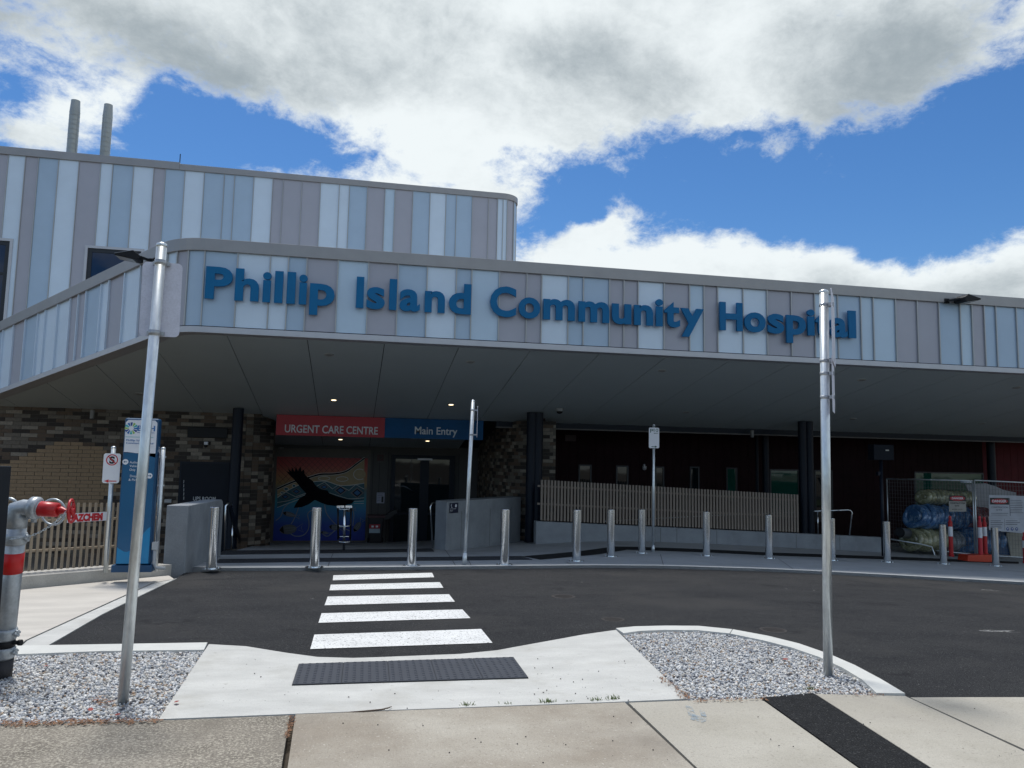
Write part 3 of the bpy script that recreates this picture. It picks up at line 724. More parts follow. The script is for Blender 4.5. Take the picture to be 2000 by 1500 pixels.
wA = PY(174, 486, UY); wB = PY(276, 486, UY); wins.append((wA.x, wB.x, wA.z-2.0, wA.z))
wA2 = PY(19.5, 473, UY); wins.append((wA2.x-1.5, wA2.x, PY(10, 632, UY).z, wA2.z))
for i in range(len(ue)-1):
    x0, c = ue[i]; x1 = ue[i+1][0]
    pieces = [(x0+.012, x1-.012, UB, UT-.18)]
    for (a, b, z0, z1) in wins:
        a -= .10; b += .10; z0 -= .10; z1 += .10; out = []
        for (p, q, lo, hi) in pieces:
            if q <= a or p >= b or hi <= z0 or lo >= z1: out.append((p, q, lo, hi)); continue
            if p < a: out.append((p, a, lo, hi)); p = a
            if q > b: out.append((b, q, lo, hi)); q = b
            if hi > z1: out.append((p, q, z1, hi))
            if lo < z0: out.append((p, q, lo, z0))
        pieces = out
    d0 = random.uniform(-.002, .002)
    for (p, q, lo, hi) in pieces:
        if q-p > .02: MB().box((p, UY-.02+d0, lo), (q, UY+.018, hi)).build('panel', col[c], uw)
    inw = [wz for wz in wins if wz[0]-.1 < x0 < wz[1]+.1]
    segs = [(UB, UT-.18)] if not inw else [(inw[0][3]+.1, UT-.18), (UB, inw[0][2]-.1)]
    for lo, hi in segs: MB().box((x0-.010, UY-.055, lo), (x0+.010, UY+.018, hi)).build('rib', RIB, uw)
# rounded right corner of the upper storey and its flank
cc = Vector((XE-UR, UY+UR, 0)); n = 14
def ring(o, z, a0=-90, a1=0): return [(cc.x+(UR+o)*math.cos(R(a0+(a1-a0)*k/n)), cc.y+(UR+o)*math.sin(R(a0+(a1-a0)*k/n)), z) for k in range(n+1)]
for (a0, a1, c) in [(-89, -46, 'T'), (-44, -1, 'B')]:
    mb = MB(); m_ = 8
    pts = [(cc.x+(UR+.02)*math.cos(R(a0+(a1-a0)*k/m_)), cc.y+(UR+.02)*math.sin(R(a0+(a1-a0)*k/m_))) for k in range(m_+1)]
    inn = [(cc.x+(UR-.02)*math.cos(R(a0+(a1-a0)*k/m_)), cc.y+(UR-.02)*math.sin(R(a0+(a1-a0)*k/m_))) for k in range(m_+1)]
    mb.prism([(x, y, UB) for x, y in pts+inn[::-1]], (0, 0, UT-.18-UB)).build('panel', col[c], uw)
for a in (-90, -45, 0):
    x, y = cc.x+(UR+.03)*math.cos(R(a)), cc.y+(UR+.03)*math.sin(R(a))
    MB().bar((x, y, UB), (x, y, UT-.18), .02, .05, (math.cos(R(a)), math.sin(R(a)), 0)).build('rib', RIB, uw)
yy = UY+UR; k = 0
while yy < 44:
    wd = .6 if k % 3 else .3
    MB().box((XE-.02, yy+.012, UB), (XE+.02, yy+wd-.012, UT-.18)).build('panel', col[pat[k % 10]], uw); yy += wd; k += 1
XS = PY(352, 322, UY).x
def ucap(x0, z1, name):
    outer = [(x0, UY-.075)]+[(cc.x+(UR+.075)*math.cos(R(-90+90*k/12)), cc.y+(UR+.075)*math.sin(R(-90+90*k/12))) for k in range(13)]+[(XE+.075, 45)]
    inner = [(x0, UY+.3)]+[(cc.x+(UR-.3)*math.cos(R(-90+90*k/12)), cc.y+(UR-.3)*math.sin(R(-90+90*k/12))) for k in range(13)]+[(XE-.3, 45)]
    mb = MB(); o = 0
    for (p, q) in zip(outer, inner): mb.v += [(p[0], p[1], UT-.2), (p[0], p[1], z1), (q[0], q[1], z1), (q[0], q[1], UT-.2)]
    for i in range(len(outer)-1):
        for k in range(4): mb.f.append([i*4+k, i*4+(k+1) % 4, i*4+4+(k+1) % 4, i*4+4+k]); mb.sm.append(False); mb.mi.append(0)
    mb.f.append([0, 1, 2, 3]); mb.sm.append(False); mb.mi.append(0)
    return bevel(mb.build(name, CAP, bld), .008)
ucap(XS, UT, 'parapet_cap')
bevel(MB().box((-24, UY-.078, UT-.2), (XS-.002, UY+.3, UT+.045)).build('parapet_cap', CAP, bld), .008)
MB().box((XS-.02, UY-.05, UT+.045), (XS+.005, UY-.03, UT+.33)).build('lightning_rod', DARK, bld)
WFR = mat('window_frame', (.012, .016, .024), .4)
for (a, b, z0, z1) in wins:
    wn = MB().box((a-.10, UY-.06, z1+.02), (b+.10, UY+.02, z1+.10)).box((a-.10, UY-.06, z0-.1), (b+.1, UY+.02, z0-.02)).box((a-.10, UY-.06, z0-.02), (a-.02, UY+.02, z1+.02)).box((b+.02, UY-.06, z0-.02), (b+.1, UY+.02, z1+.02)).build('window', CAP2, bld)
    fr = MB(); f_ = .10
    fr.box((a-.02, UY-.02, z0-.02), (a+f_, UY+.012, z1+.02)).box((b-f_, UY-.02, z0-.02), (b+.02, UY+.012, z1+.02)).box((a+f_, UY-.02, z1-f_), (b-f_, UY+.012, z1+.02)).box((a+f_, UY-.02, z0-.02), (b-f_, UY+.012, z0+f_))
    fr.box((a+f_, UY-.02, z1-1.05 if b-a > 1.55 else z1-1.02), (b-f_, UY+.012, z1-.98 if b-a > 1.55 else z1-.95))
    fr.build('frame', WFR, wn)
    MB().box((a+.0, UY+.0, z0), (b, UY+.015, z1)).build('pane', GLASSN, wn)

# ground-floor walls --------------------------------------------------------
WY = 21.6
def brickwall(path, z0f, z1f, label, lens, tan=None, seed=1, bh=.097, name='brick_wall', limit=300, vis=None):
    """coursed blockwork along a plan path; the bricks that show largest are objects, the rest one mass"""
    rnd = random.Random(seed)
    P = [Vector((p[0], p[1], 0)) for p in path]; cum = [0]
    for i in range(len(P)-1): cum.append(cum[-1]+(P[i+1]-P[i]).length)
    def at(s):
        for i in range(len(P)-1):
            if s <= cum[i+1] or i == len(P)-2:
                t = (s-cum[i])/(cum[i+1]-cum[i]); d = (P[i+1]-P[i]).normalized(); return P[i]+(P[i+1]-P[i])*t, d
    mb = MB(); rows = []
    for i, p in enumerate(P):
        d = (P[min(i+1, len(P)-1)]-P[max(i-1, 0)]).normalized(); nn = Vector((d.y, -d.x, 0))
        rows.append([p-nn*.012, p-nn*.22])
    for i in range(len(P)-1):
        a, b, c, d_ = rows[i][0], rows[i+1][0], rows[i+1][1], rows[i][1]
        mb.prism([(q.x, q.y, z0f) for q in (a, b, c, d_)], (0, 0, z1f-z0f))
    wall = mb.build(name, MORTAR, bld)
    meshes = {}
    bricks = []
    nrow = int((z1f-z0f)/bh)
    for r in range(nrow):
        z = z1f-(r+.5)*bh; s = -(.5 if r % 2 else 0)*lens(0, z)
        while s < cum[-1]:
            Lb = lens(s, z); c0 = s+Lb/2
            s0, s1 = max(s, 0), min(s+Lb, cum[-1]); s += Lb
            if s1-s0 < .05: continue
            c, dd = at((s0+s1)/2)
            u, v = proj((c.x, c.y, z))
            if tan and tan(u, v): k = 4
            else: k = rnd.choices([0, 1, 2, 3], [.36, .30, .22, .12])[0]
            vis_ = -30 < u < 2030 and (vis is None or vis(u, v))
            bricks.append((not vis_, (c-Vector((0, 0, EZ))).length, c, dd, z, s1-s0, k))
    bricks.sort(key=lambda b: (b[0], b[1]))
    rest = MB()
    for i, (_, _, c, dd, z, Ln, k) in enumerate(bricks):
        a = math.atan2(dd.y, dd.x); j = rnd.uniform(0, .004)
        if i < limit and not _:
            key = (round(Ln, 2), k)
            if key not in meshes:
                o = MB().box((-Ln/2+.005, -.004, -bh/2+.005), (Ln/2-.005, .05, bh/2-.005)).build('brick', BR[k])
                meshes[key] = o.data; bpy.data.objects.remove(o)
            o = bpy.data.objects.new('brick', meshes[key]); COL.objects.link(o); o.parent = wall
            o.matrix_parent_inverse = Matrix.Translation(-parent_loc(wall))
            o.location = (c.x+dd.y*0-(-dd.y)*j*0, c.y-j, z); o.rotation_euler = (0, 0, a)
        else:
            rest.cur = k; nn = Vector((-dd.y, dd.x, 0)); Z = Vector((0, 0, z)); h = bh/2-.005; e = dd*(Ln/2-.005)
            q = c+Z; pts = [q-e-nn*(.004+j), q+e-nn*(.004+j), q+e+nn*.05, q-e+nn*.05]
            rest.prism([p-Vector((0, 0, h)) for p in pts], (0, 0, 2*h))
    if rest.v:
        o = rest.build('brick_rest', BR, wall); o.name = 'bricks'; o['kind'] = 'stuff'
    return wall
def inpoly(u, v, poly):
    c = False; j = len(poly)-1
    for i in range(len(poly)):
        xi, yi = poly[i]; xj, yj = poly[j]
        if (yi > v) != (yj > v) and u < (xj-xi)*(v-yi)/(yj-yi)+xi: c = not c
        j = i
    return c
tanpoly = [(118, 862), (152, 862), (200, 876), (235, 900), (236, 958), (195, 970), (195, 992), (-60, 992), (-60, 915), (0, 905), (50, 882)]
RL = .85
XL1 = PY(533, 930, WY+RL*1.1).x-RL
arcL = [(XL1+RL*math.sin(R(a)), WY+RL*(1-math.cos(R(a)))) for a in range(0, 97, 8)]
pathL = [(-13.5, WY)]+arcL+[(PY(532, 960, 25.6).x, 25.65)]
wl = brickwall(pathL, -1.75, 2.53, 'x', lambda s, z: .39 if s < 6.3 else (.29 if s < 13.5+XL1-.1 else .195), lambda u, v: inpoly(u, v, tanpoly), 3,
               vis=lambda u, v: v < 992 and not (225 < u < 315) and v > 800)
XR1 = PY(1012, 900, 20.5).x
XR0 = PY(932, 960, 25.65).x
pathR = [(XR0, 25.65), (XR0-.05, 24.2)]+[(XR0-.05+(5.05-XR0)*(1-math.cos(R(a))), 24.2-3.2*math.sin(R(a))) for a in range(7, 91, 7)]+[(5.6, 20.98)]
wr = brickwall(pathR, -1.6, 2.53, 'x', lambda s, z: .195 if s < 4.4 else .29, None, 11, vis=lambda u, v: 900 < u < 1035 and 825 < v < 978)
# recess: end wall with mural bay and doors
RY = 25.7
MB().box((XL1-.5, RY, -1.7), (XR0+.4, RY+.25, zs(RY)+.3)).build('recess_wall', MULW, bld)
XM0, XM1 = PY(533, 980, RY-.05).x, PY(716, 980, RY-.05).x
# maroon wall right with vertical boards
MWY = 24.0
mwall = MB().box((5.3, MWY+.03, -2), (31, MWY+.3, 2.9)).build('maroon_wall', MARO, bld)
wl_px = [(1057, 1083, 905, 955), (1130, 1155, 907, 955), (1203, 1227, 909, 955), (1279, 1297, 911, 955), (1347, 1366, 911, 960), (1418, 1440, 913, 965), (1503, 1562, 916, 1000), (1590, 1627, 918, 1005), (1785, 1925, 921, 1040)]
mw_w = []
for (u0_, u1_, v0, v1) in wl_px:
    a = PY(u0_, v0, MWY); b = PY(u1_, v1, MWY); mw_w.append((a.x, b.x, b.z-.25, a.z))
x = 5.35; k = 0
while x < 30.5:
    wd = .30
    pieces = [(x+.004, x+wd-.004, -1.9, 2.8)]
    for (a, b, z0, z1) in mw_w:
        out = []
        for (p, q, lo, hi) in pieces:
            if q <= a or p >= b: out.append((p, q, lo, hi)); continue
            if p < a: out.append((p, a, lo, hi)); p = a
            if q > b: out.append((b, q, lo, hi)); q = b
            out.append((p, q, z1, hi)); out.append((p, q, lo, z0))
        pieces = out
    for (p, q, lo, hi) in pieces:
        if q-p > .02: MB().box((p, MWY+random.uniform(-.002, .002), lo), (q, MWY+.028, hi)).build('cladding_board', MARO2 if x > 22.3 else MARO, mwall)
    x += wd; k += 1
for i, (a, b, z0, z1) in enumerate(mw_w):
    wn = MB().box((a, MWY-.02, z0), (a+.05, MWY+.02, z1)).box((b-.05, MWY-.02, z0), (b, MWY+.02, z1)).box((a+.05, MWY-.02, z1-.05), (b-.05, MWY+.02, z1)).box((a+.05, MWY-.02, z0), (b-.05, MWY+.02, z0+.05)).build('window', WFR, bld)
    MB().box((a+.05, MWY+.005, z0+.05), (b-.05, MWY+.015, z1-.05)).build('pane', GLASSG if i in (5, 6, 8) else GLASS, wn)
# side return joining curve and maroon wall, dark soffit, edge beam
MB().box((5.1, 21.05, -1.9), (5.3, 24.3, 2.9)).build('return_wall', MARO, bld)
MB().box((4.9, 21.62, zs(21.6)+.02), (31, 24.3, zs(21.6)+.12)).build('rear_ceiling', DARK, bld)
MB().box((4.0, 21.585, zs(21.6)-.10), (31, 21.75, zs(21.6)+.06)).build('edge_beam', DARK, bld)
MB().box((4.0, 21.56, zs(21.6)-.135), (31, 21.75, zs(21.6)-.103)).build('beam_trim', mat('beam_trim', (.12, .11, .105), .5), bld)
# UPS room door, dark plate, small fittings on the brick wall
dA = PY(356, 905, WY-.03); dB = PY(449, 905, WY-.03)
ups = MB().box((dA.x, WY-.045, -1.4), (dB.x, WY-.012, dA.z)).build('ups_door', mat('door_navy', (.003, .007, .016), .5, spec=.25), bld)
MB().box((dA.x-.05, WY-.055, -1.4), (dA.x, WY-.01, dA.z+.05)).box((dA.x, WY-.055, dA.z), (dB.x, WY-.01, dA.z+.05)).build('door_frame', DARK, ups)
text_px('UPS ROOM', 377, 977.5, 421, WY-.05, LITT, ups, hpx=7.6, bold=.01, depth=.001)
for v in range(940, 978, 8):
    p = PY(358.5, v, WY-.06); MB().box((p.x, WY-.06, p.z-.05), (p.x+.012, WY-.055, p.z+.03)).build('door_edge_mark', LITT, ups)
a, b = PY(367, 834, WY-.06), PY(444, 856, WY-.06)
tag(MB().box((a.x, WY-.09, b.z), (b.x, WY-.012, a.z)).build('louvre_box', BLACK), 'black louvre box high on the brick wall above the navy room door', 'vent')
bevel(bpy.data.objects['louvre_box'], .01)
# columns
def column(u, vtop, Y, r, zb, label, name='column'):
    p = PY(u, 950, Y); zt = zs(Y)+.04 if Y <= 21.6 else zs(21.6)
    o = MB().lathe((p.x, Y, 0), [(zb, r*1.25), (zb+.02, r*1.25), (zb+.02, r), (zt, r)], 28).build(name, DARK); tag(o, label, 'column'); return o
column(457.5, 805, 21.0, .135, g(-4, 21)+.0, 'round dark steel column beside the navy room door')
column(1036.5, 825, 20.4, .135, -.75, 'left one of the paired dark columns at the left end of the right batten fence')
column(1049, 825, 20.4, .135, -.75, 'right one of the paired dark columns at the left end of the right batten fence')
column(1568.5, 845, 20.4, .12, -1.1, 'left one of the paired dark columns at the right end of the batten fence')
column(1581.5, 845, 20.4, .12, -1.1, 'right one of the paired dark columns at the right end of the batten fence')
column(1496, 845, 22.8, .11, -1.4, 'dark column standing inside behind the batten fence near its right end')
column(1479, 880, 23.2, .05, -1.4, 'thin dark pipe column left of the one inside the batten fence')
column(1938, 860, 22.5, .13, -1.6, 'rightmost dark column behind the construction fence')

# entrance signboard ---------------------------------------------------------
SY = 21.5
e0, e1, e2 = PY(540, 819, SY), PY(752, 826, SY), PY(944, 830, SY)
zt_, zb_ = zs(SY)+.03, PY(640, 852, SY).z
sg = thing('entrance_sign', 'long red and blue overhead sign reading URGENT CARE CENTRE and Main Entry', 'sign', (e0.x, SY, zb_))
MB().box((e0.x, SY, zb_), (e1.x-.003, SY+.08, zt_)).build('red_panel', REDS, sg)
MB().box((e1.x, SY, zb_), (e2.x, SY+.08, zt_)).build('blue_panel', mat('sign_panel_blue', (.002, .065, .18), .5, spec=.2), sg)
text_px('URGENT CARE CENTRE', 556, 844, 738, SY-.004, LITT, sg, hpx=15, bold=.012, depth=.004)
text_px('Main Entry', 810, 847.5, 893, SY-.004, LITT, sg, hpx=14.5, bold=.012, depth=.004)
# doors
DY = RY-.02
d0, d1 = PY(765, 888, DY), PY(888, 890, DY)
dz1 = d0.z; dz0 = -1.40
dd_ = thing('entrance_doors', 'dark framed glass double doors under the Main Entry sign', 'door', (d0.x, DY, dz0))
xm0, xm1 = PY(819, 960, DY).x, PY(836, 960, DY).x
fr = MB().box((d0.x, DY-.12, dz1-.13), (d1.x, DY+.01, dz1)).box((d0.x, DY-.12, dz0), (d0.x+.13, DY+.01, dz1-.13)).box((d1.x-.17, DY-.12, dz0), (d1.x, DY+.01, dz1-.13)).box((xm0, DY-.11, dz0), (xm1, DY+.01, dz1-.13))
fr.build('frame', DARK, dd_)
MB().box((d0.x+.13, DY-.07, dz0+.1), (xm0, DY-.05, dz1-.13)).build('pane', GLASS, dd_)
MB().box((xm1, DY-.07, dz0+.1), (d1.x-.17, DY-.05, dz1-.13)).build('pane', GLASS, dd_)
MB().box((d0.x+.13, DY-.09, -.42), (xm0, DY-.045, -.36)).box((xm1, DY-.09, -.42), (d1.x-.17, DY-.045, -.36)).build('mid_rail', DARK, dd_)
MB().box((d0.x+.13, DY-.10, dz0), (xm0, DY-.04, dz0+.1)).box((xm1, DY-.10, dz0), (d1.x-.17, DY-.04, dz0+.1)).build('kick_rail', DARK, dd_)
MB().box((xm0-.1, DY-.125, dz1-.16), (xm1+.1, DY-.111, dz1-.10)).build('door_sensor', CAP2, dd_)
# plain recess panels either side (vertical board joints)
for uu in (727, 740, 757, 895, 915):
    p = PY(uu, 950, RY-.004); 
    MB().box((p.x-.006, RY-.004, -1.4), (p.x+.006, RY, 1.6)).build('wall_joint', JOINT, bld)
# mural -----------------------------------------------------------------------
MY = RY-.05
def z8(x, y, Y=MY): return PY(520+x/5.263, 860+y/5.263, Y)
m0, m1 = z8(112, 168), z8(1012, 1030)
mu = thing('mural', 'mural of a black bird flying over patterned sea and fish, between brick curve and doors', 'mural', (m0.x, MY, m1.z))
mg = bpy.data.materials.new('mural_print'); mg.use_nodes = True; t = mg.node_tree; b = t.nodes['Principled BSDF']; b.inputs['Roughness'].default_value = .5
co = t.nodes.new('ShaderNodeTexCoord'); sx = t.nodes.new('ShaderNodeSeparateXYZ'); t.links.new(co.outputs['Object'], sx.inputs[0])
mr = t.nodes.new('ShaderNodeMapRange'); t.links.new(sx.outputs[2], mr.inputs[0]); mr.inputs[1].default_value = m1.z; mr.inputs[2].default_value = m0.z
cr_ = t.nodes.new('ShaderNodeValToRGB'); t.links.new(mr.outputs[0], cr_.inputs[0]); e = cr_.color_ramp.elements
e[0].position = 0; e[0].color = (.005, .025, .33, 1); e[1].position = 1; e[1].color = (.32, .025, .025, 1)
for p_, c_ in [(.18, (.006, .05, .36)), (.38, (.015, .20, .40)), (.48, (.03, .26, .33)), (.60, (.08, .14, .15)), (.68, (.34, .22, .08)), (.80, (.40, .14, .06)), (.90, (.40, .055, .04))]:
    q = e.new(p_); q.color = (*c_, 1)
t.links.new(cr_.outputs[0], b.inputs['Base Color'])
MB().box((m0.x-.1, MY+.012, m1.z-.28), (m1.x+.1, MY+.04, m0.z+.28)).build('backing_board', mat('mural_surround', (.12, .108, .095), .6), mu)
MB().box((m0.x, MY, m1.z), (m1.x, MY+.011, m0.z)).build('painted_panel', mg, mu)
C1 = mat('print_black', (.004, .004, .007), .7, spec=.1); C2 = mat('print_pale', (.62, .63, .60), .5); C3 = mat('print_ochre', (.36, .27, .14), .5); C4 = mat('print_blue', (.02, .13, .32), .5); C5 = mat('print_grey', (.12, .13, .14), .5); C6 = mat('print_line_red', (.10, .012, .015), .5); C7 = mat('print_teal', (.02, .10, .13), .5); C8 = mat('print_pale_dim', (.22, .26, .30), .5)
def flat(pts, lay, m, name): 
    P = [z8(*p) for p in pts]; return MB().prism([(p.x, MY-.0012*lay, p.z) for p in P], (0, .0008, 0)).build(name, m, mu)
def ribbon(lines, wpx, lay, m, name):
    for pts in lines:
        mb = MB()
        P = [z8(*p) for p in pts]; wd = wpx/5.263/1500*25.2
        L_r = []
        for i, p in enumerate(P):
            dv = (P[min(i+1, len(P)-1)]-P[max(i-1, 0)]).normalized(); nn = Vector((-dv.z, 0, dv.x))*wd/2; L_r.append((p+nn, p-nn))
        for i in range(len(P)-1):
            q = [L_r[i][0], L_r[i+1][0], L_r[i+1][1], L_r[i][1]]
            mb.prism([(a.x, MY-.0012*lay, a.z) for a in q], (0, .0008, 0))
        mb.build(name, m, mu)
def smooth(pts, n=6):
    out = []
    P = [Vector((*p, 0)) for p in pts]; P = [P[0]]+P+[P[-1]]
    for i in range(1, len(P)-2):
        for k in range(n):
            t = k/n; a, b, c, d = P[i-1:i+3]
            q = .5*((2*b)+(-a+c)*t+(2*a-5*b+4*c-d)*t*t+(-a+3*b-3*c+d)*t*t*t); out.append((q.x, q.y))
    out.append(pts[-1]); return out
def ell(cx, cy, rx, ry, rot=0, n=20): return [(cx+rx*math.cos(2*math.pi*k/n)*math.cos(rot)-ry*math.sin(2*math.pi*k/n)*math.sin(rot), cy+rx*math.cos(2*math.pi*k/n)*math.sin(rot)+ry*math.sin(2*math.pi*k/n)*math.cos(rot)) for k in range(n)]
top = smooth([(114, 500), (200, 460), (300, 420), (440, 382), (560, 350), (700, 345), (820, 320), (920, 250), (1010, 185)])
bot = smooth([(114, 590), (250, 500), (400, 440), (600, 420), (740, 460), (860, 462), (1008, 440)])
flat(top+[(1008, 300)]+bot[::-1], 1, C3, 'sand_band')
ribbon([top], 14, 3, C1, 'dune_line'); ribbon([[(x, y-11) for x, y in top], [(x, y+11) for x, y in top]], 4, 3, C2, 'dune_outline')
ribbon([bot], 6, 3, C2, 'shore_line')
flat(bot+[(1006, 615), (800, 640), (500, 600), (300, 600), (112, 690)], 2, C7, 'water_band')
lat = []
for k in range(-8, 20):
    x = 120+k*60
    lat += [[(max(115, x), 170+max(0, 115-x)), (min(1000, x+280), 170+min(280, 1000-x))], [(min(1000, x+280), 170+max(0, x+280-1000)), (max(115, x), 450-max(0, 115-x))]]
lat = [l for l in lat if l[0][0] < 1000 and l[1][0] > 115]
lat2 = []
def topy(x):
    for i in range(len(top)-1):
        if top[i][0] <= x <= top[i+1][0]: return top[i][1]+(top[i+1][1]-top[i][1])*(x-top[i][0])/(top[i+1][0]-top[i][0]+1e-6)
    return 190
for (p, q) in lat:
    seg = []
    for k in range(25):
        t = k/24; a = (p[0]+(q[0]-p[0])*t, p[1]+(q[1]-p[1])*t)
        if a[1] < topy(a[0])-14 and a[1] > 170: seg.append(a)
    if len(seg) > 1: lat2.append([seg[0], seg[-1]])
ribbon(lat2, 3.5, 1, C6, 'sky_lattice')
for (x, y, a, b_) in [(595, 392, 60, 20), (780, 398, 62, 24), (960, 350, 62, 55), (285, 468, 18, 14), (205, 500, 24, 14), (165, 540, 20, 12)]:
    flat(ell(x, y, a, b_), 4, MATS['print_ochre'] if x > 400 else C7, 'shell_shape'); e_ = ell(x, y, a, b_)
    ribbon([[p for p in e_+[e_[0]] if p[0] < 1008]], 5, 5, C2, 'shell_outline')
for (x, y, a, b_) in [(595, 480, 50, 30), (765, 515, 68, 52), (935, 540, 72, 58), (195, 580, 50, 30), (310, 525, 50, 32)]:
    dm = lambda k: [(x-a*k, y), (x, y-b_*k), (x+a*k, y), (x, y+b_*k)]
    flat(dm(1), 3, C5, 'diamond'); flat(dm(.72), 4, C1, 'diamond'); flat(dm(.5), 5, C4, 'diamond')
ribbon([[(520, 470), (600, 430), (680, 500), (740, 460), (850, 515), (920, 455), (1005, 500)], [(650, 540), (740, 570), (840, 600), (920, 600), (1005, 590)], [(112, 560), (200, 530), (300, 580), (420, 540)], [(112, 640), (230, 620), (400, 560)], [(112, 690), (250, 640), (380, 590)], [(890, 628), (1004, 624)], [(900, 650), (1004, 648)]], 4, 6, C2, 'water_line')
ribbon([smooth([(340, 650), (320, 730), (280, 820), (255, 860)]), smooth([(245, 955), (300, 985), (380, 975), (430, 920), (440, 840), (425, 760), (470, 720), (520, 740)]), smooth([(600, 660), (620, 750), (680, 830), (740, 880), (860, 930)]), smooth([(540, 900), (580, 960), (630, 985), (690, 940), (740, 900)]), smooth([(240, 640), (180, 700), (150, 780), (98, 825)]), smooth([(880, 660), (900, 760), (890, 880)])], 9, 3, C8, 'bubble_trail')
def fish(cx, cy, ln, ht, rot):
    c, s_ = math.cos(rot), math.sin(rot); tr = lambda p: (cx+p[0]*c-p[1]*s_, cy+p[0]*s_+p[1]*c)
    flat([tr(p) for p in ell(0, 0, ln, ht)], 6, C5, 'fish_body'); flat([tr(p) for p in [(-ln, 0), (-ln*.55, -ht*.85), (-ln*.5, ht*.85)]], 7, C1, 'fish_head')
    ribbon([[tr(p) for p in [(ln*.7, 0), (ln*1.15, -ht*.3), (ln*1.7, -ht*.9), (ln*1.5, 0), (ln*1.75, ht*.9), (ln*1.15, ht*.3)]], [tr(p) for p in [(-ln*.4, -ht*.3), (ln*.8, -ht*.2)]], [tr(p) for p in [(-ln*.4, ht*.3), (ln*.8, ht*.2)]]], 4, 8, C8, 'fish_tail')
fish(225, 915, 90, 50, -.1); fish(235, 760, 66, 25, .25); fish(700, 895, 55, 30, .15); fish(935, 890, 60, 30, -.95); fish(855, 715, 40, 22, -.1); fish(600, 950, 40, 16, .15)
bird = [(205, 315), (240, 330), (222, 285), (262, 322), (262, 272), (292, 325), (305, 270), (325, 320), (352, 268), (362, 322), (386, 300), (396, 350), (430, 385), (455, 400), (480, 420), (500, 455), (540, 490), (570, 505), (630, 515), (645, 545), (740, 580), (830, 605), (908, 618), (880, 650), (800, 668), (700, 674), (620, 662), (560, 640), (500, 612), (440, 655), (370, 685), (282, 696), (305, 650), (340, 600), (400, 565), (410, 545), (350, 480), (290, 405), (245, 362)]
flat(bird, 9, C1, 'bird')

# =================================================================== LETTERING ON THE FASCIA
sign = thing('hospital_name_sign', 'raised blue letters reading Phillip Island Community Hospital along the canopy fascia', 'sign', (-2.8, 14.9, 4.2))
LY = 14.90
LET = [('P', 401, 454), ('h', 459, 506), ('i', 512.5, 529.5), ('l', 536, 552.5), ('l', 560, 577), ('i', 583.5, 600), ('p', 605, 654), ('I', 695.5, 710.5), ('s', 716, 752), ('l', 760, 775), ('a', 780.5, 820.5), ('n', 829.5, 869),
       ('d', 876.5, 920), ('C', 957, 1008), ('o', 1012.5, 1055), ('m', 1061, 1122.6), ('m', 1129.5, 1189.5), ('u', 1195, 1232.5), ('n', 1238, 1275), ('i', 1280, 1294.5), ('t', 1297, 1327.5), ('y', 1329, 1374),
       ('H', 1405.5, 1449.5), ('o', 1453, 1494.5), ('s', 1499, 1530.5), ('p', 1535, 1573), ('i', 1576, 1590.5), ('t', 1592, 1617), ('a', 1621, 1654), ('l', 1656.5, 1671)]
zb0 = PY(404, 580.5, LY).z; zb1 = PY(1664, 658, LY).z; capz = PY(404, 516.5, LY).z-zb0
for ch, a, b in LET:
    v0 = 580.5+(a-404)*.0615
    xa, xb = PY(a, v0-20, LY).x, PY(b, v0-20, LY).x
    zb = zb0+(zb1-zb0)*(a-404)/1260
    me = text_mesh(ch, .034, .02)
    co = np.empty(len(me.vertices)*3); me.vertices.foreach_get('co', co); co = co.reshape(-1, 3)
    sx_ = (xb-xa)/(co[:, 0].max()-co[:, 0].min()); szz = capz/.76
    out = np.stack([xa+(co[:, 0]-co[:, 0].min())*sx_, LY+.0-co[:, 2]*1.25, zb+(co[:, 1]+.0)*szz], 1)
    me.vertices.foreach_set('co', out.ravel()); me.materials.clear(); me.materials.append(SIGNB); me.update()
    bm = bmesh.new(); bm.from_mesh(me); bmesh.ops.recalc_face_normals(bm, faces=bm.faces); bm.to_mesh(me); bm.free()
    link('letter', me, sign)

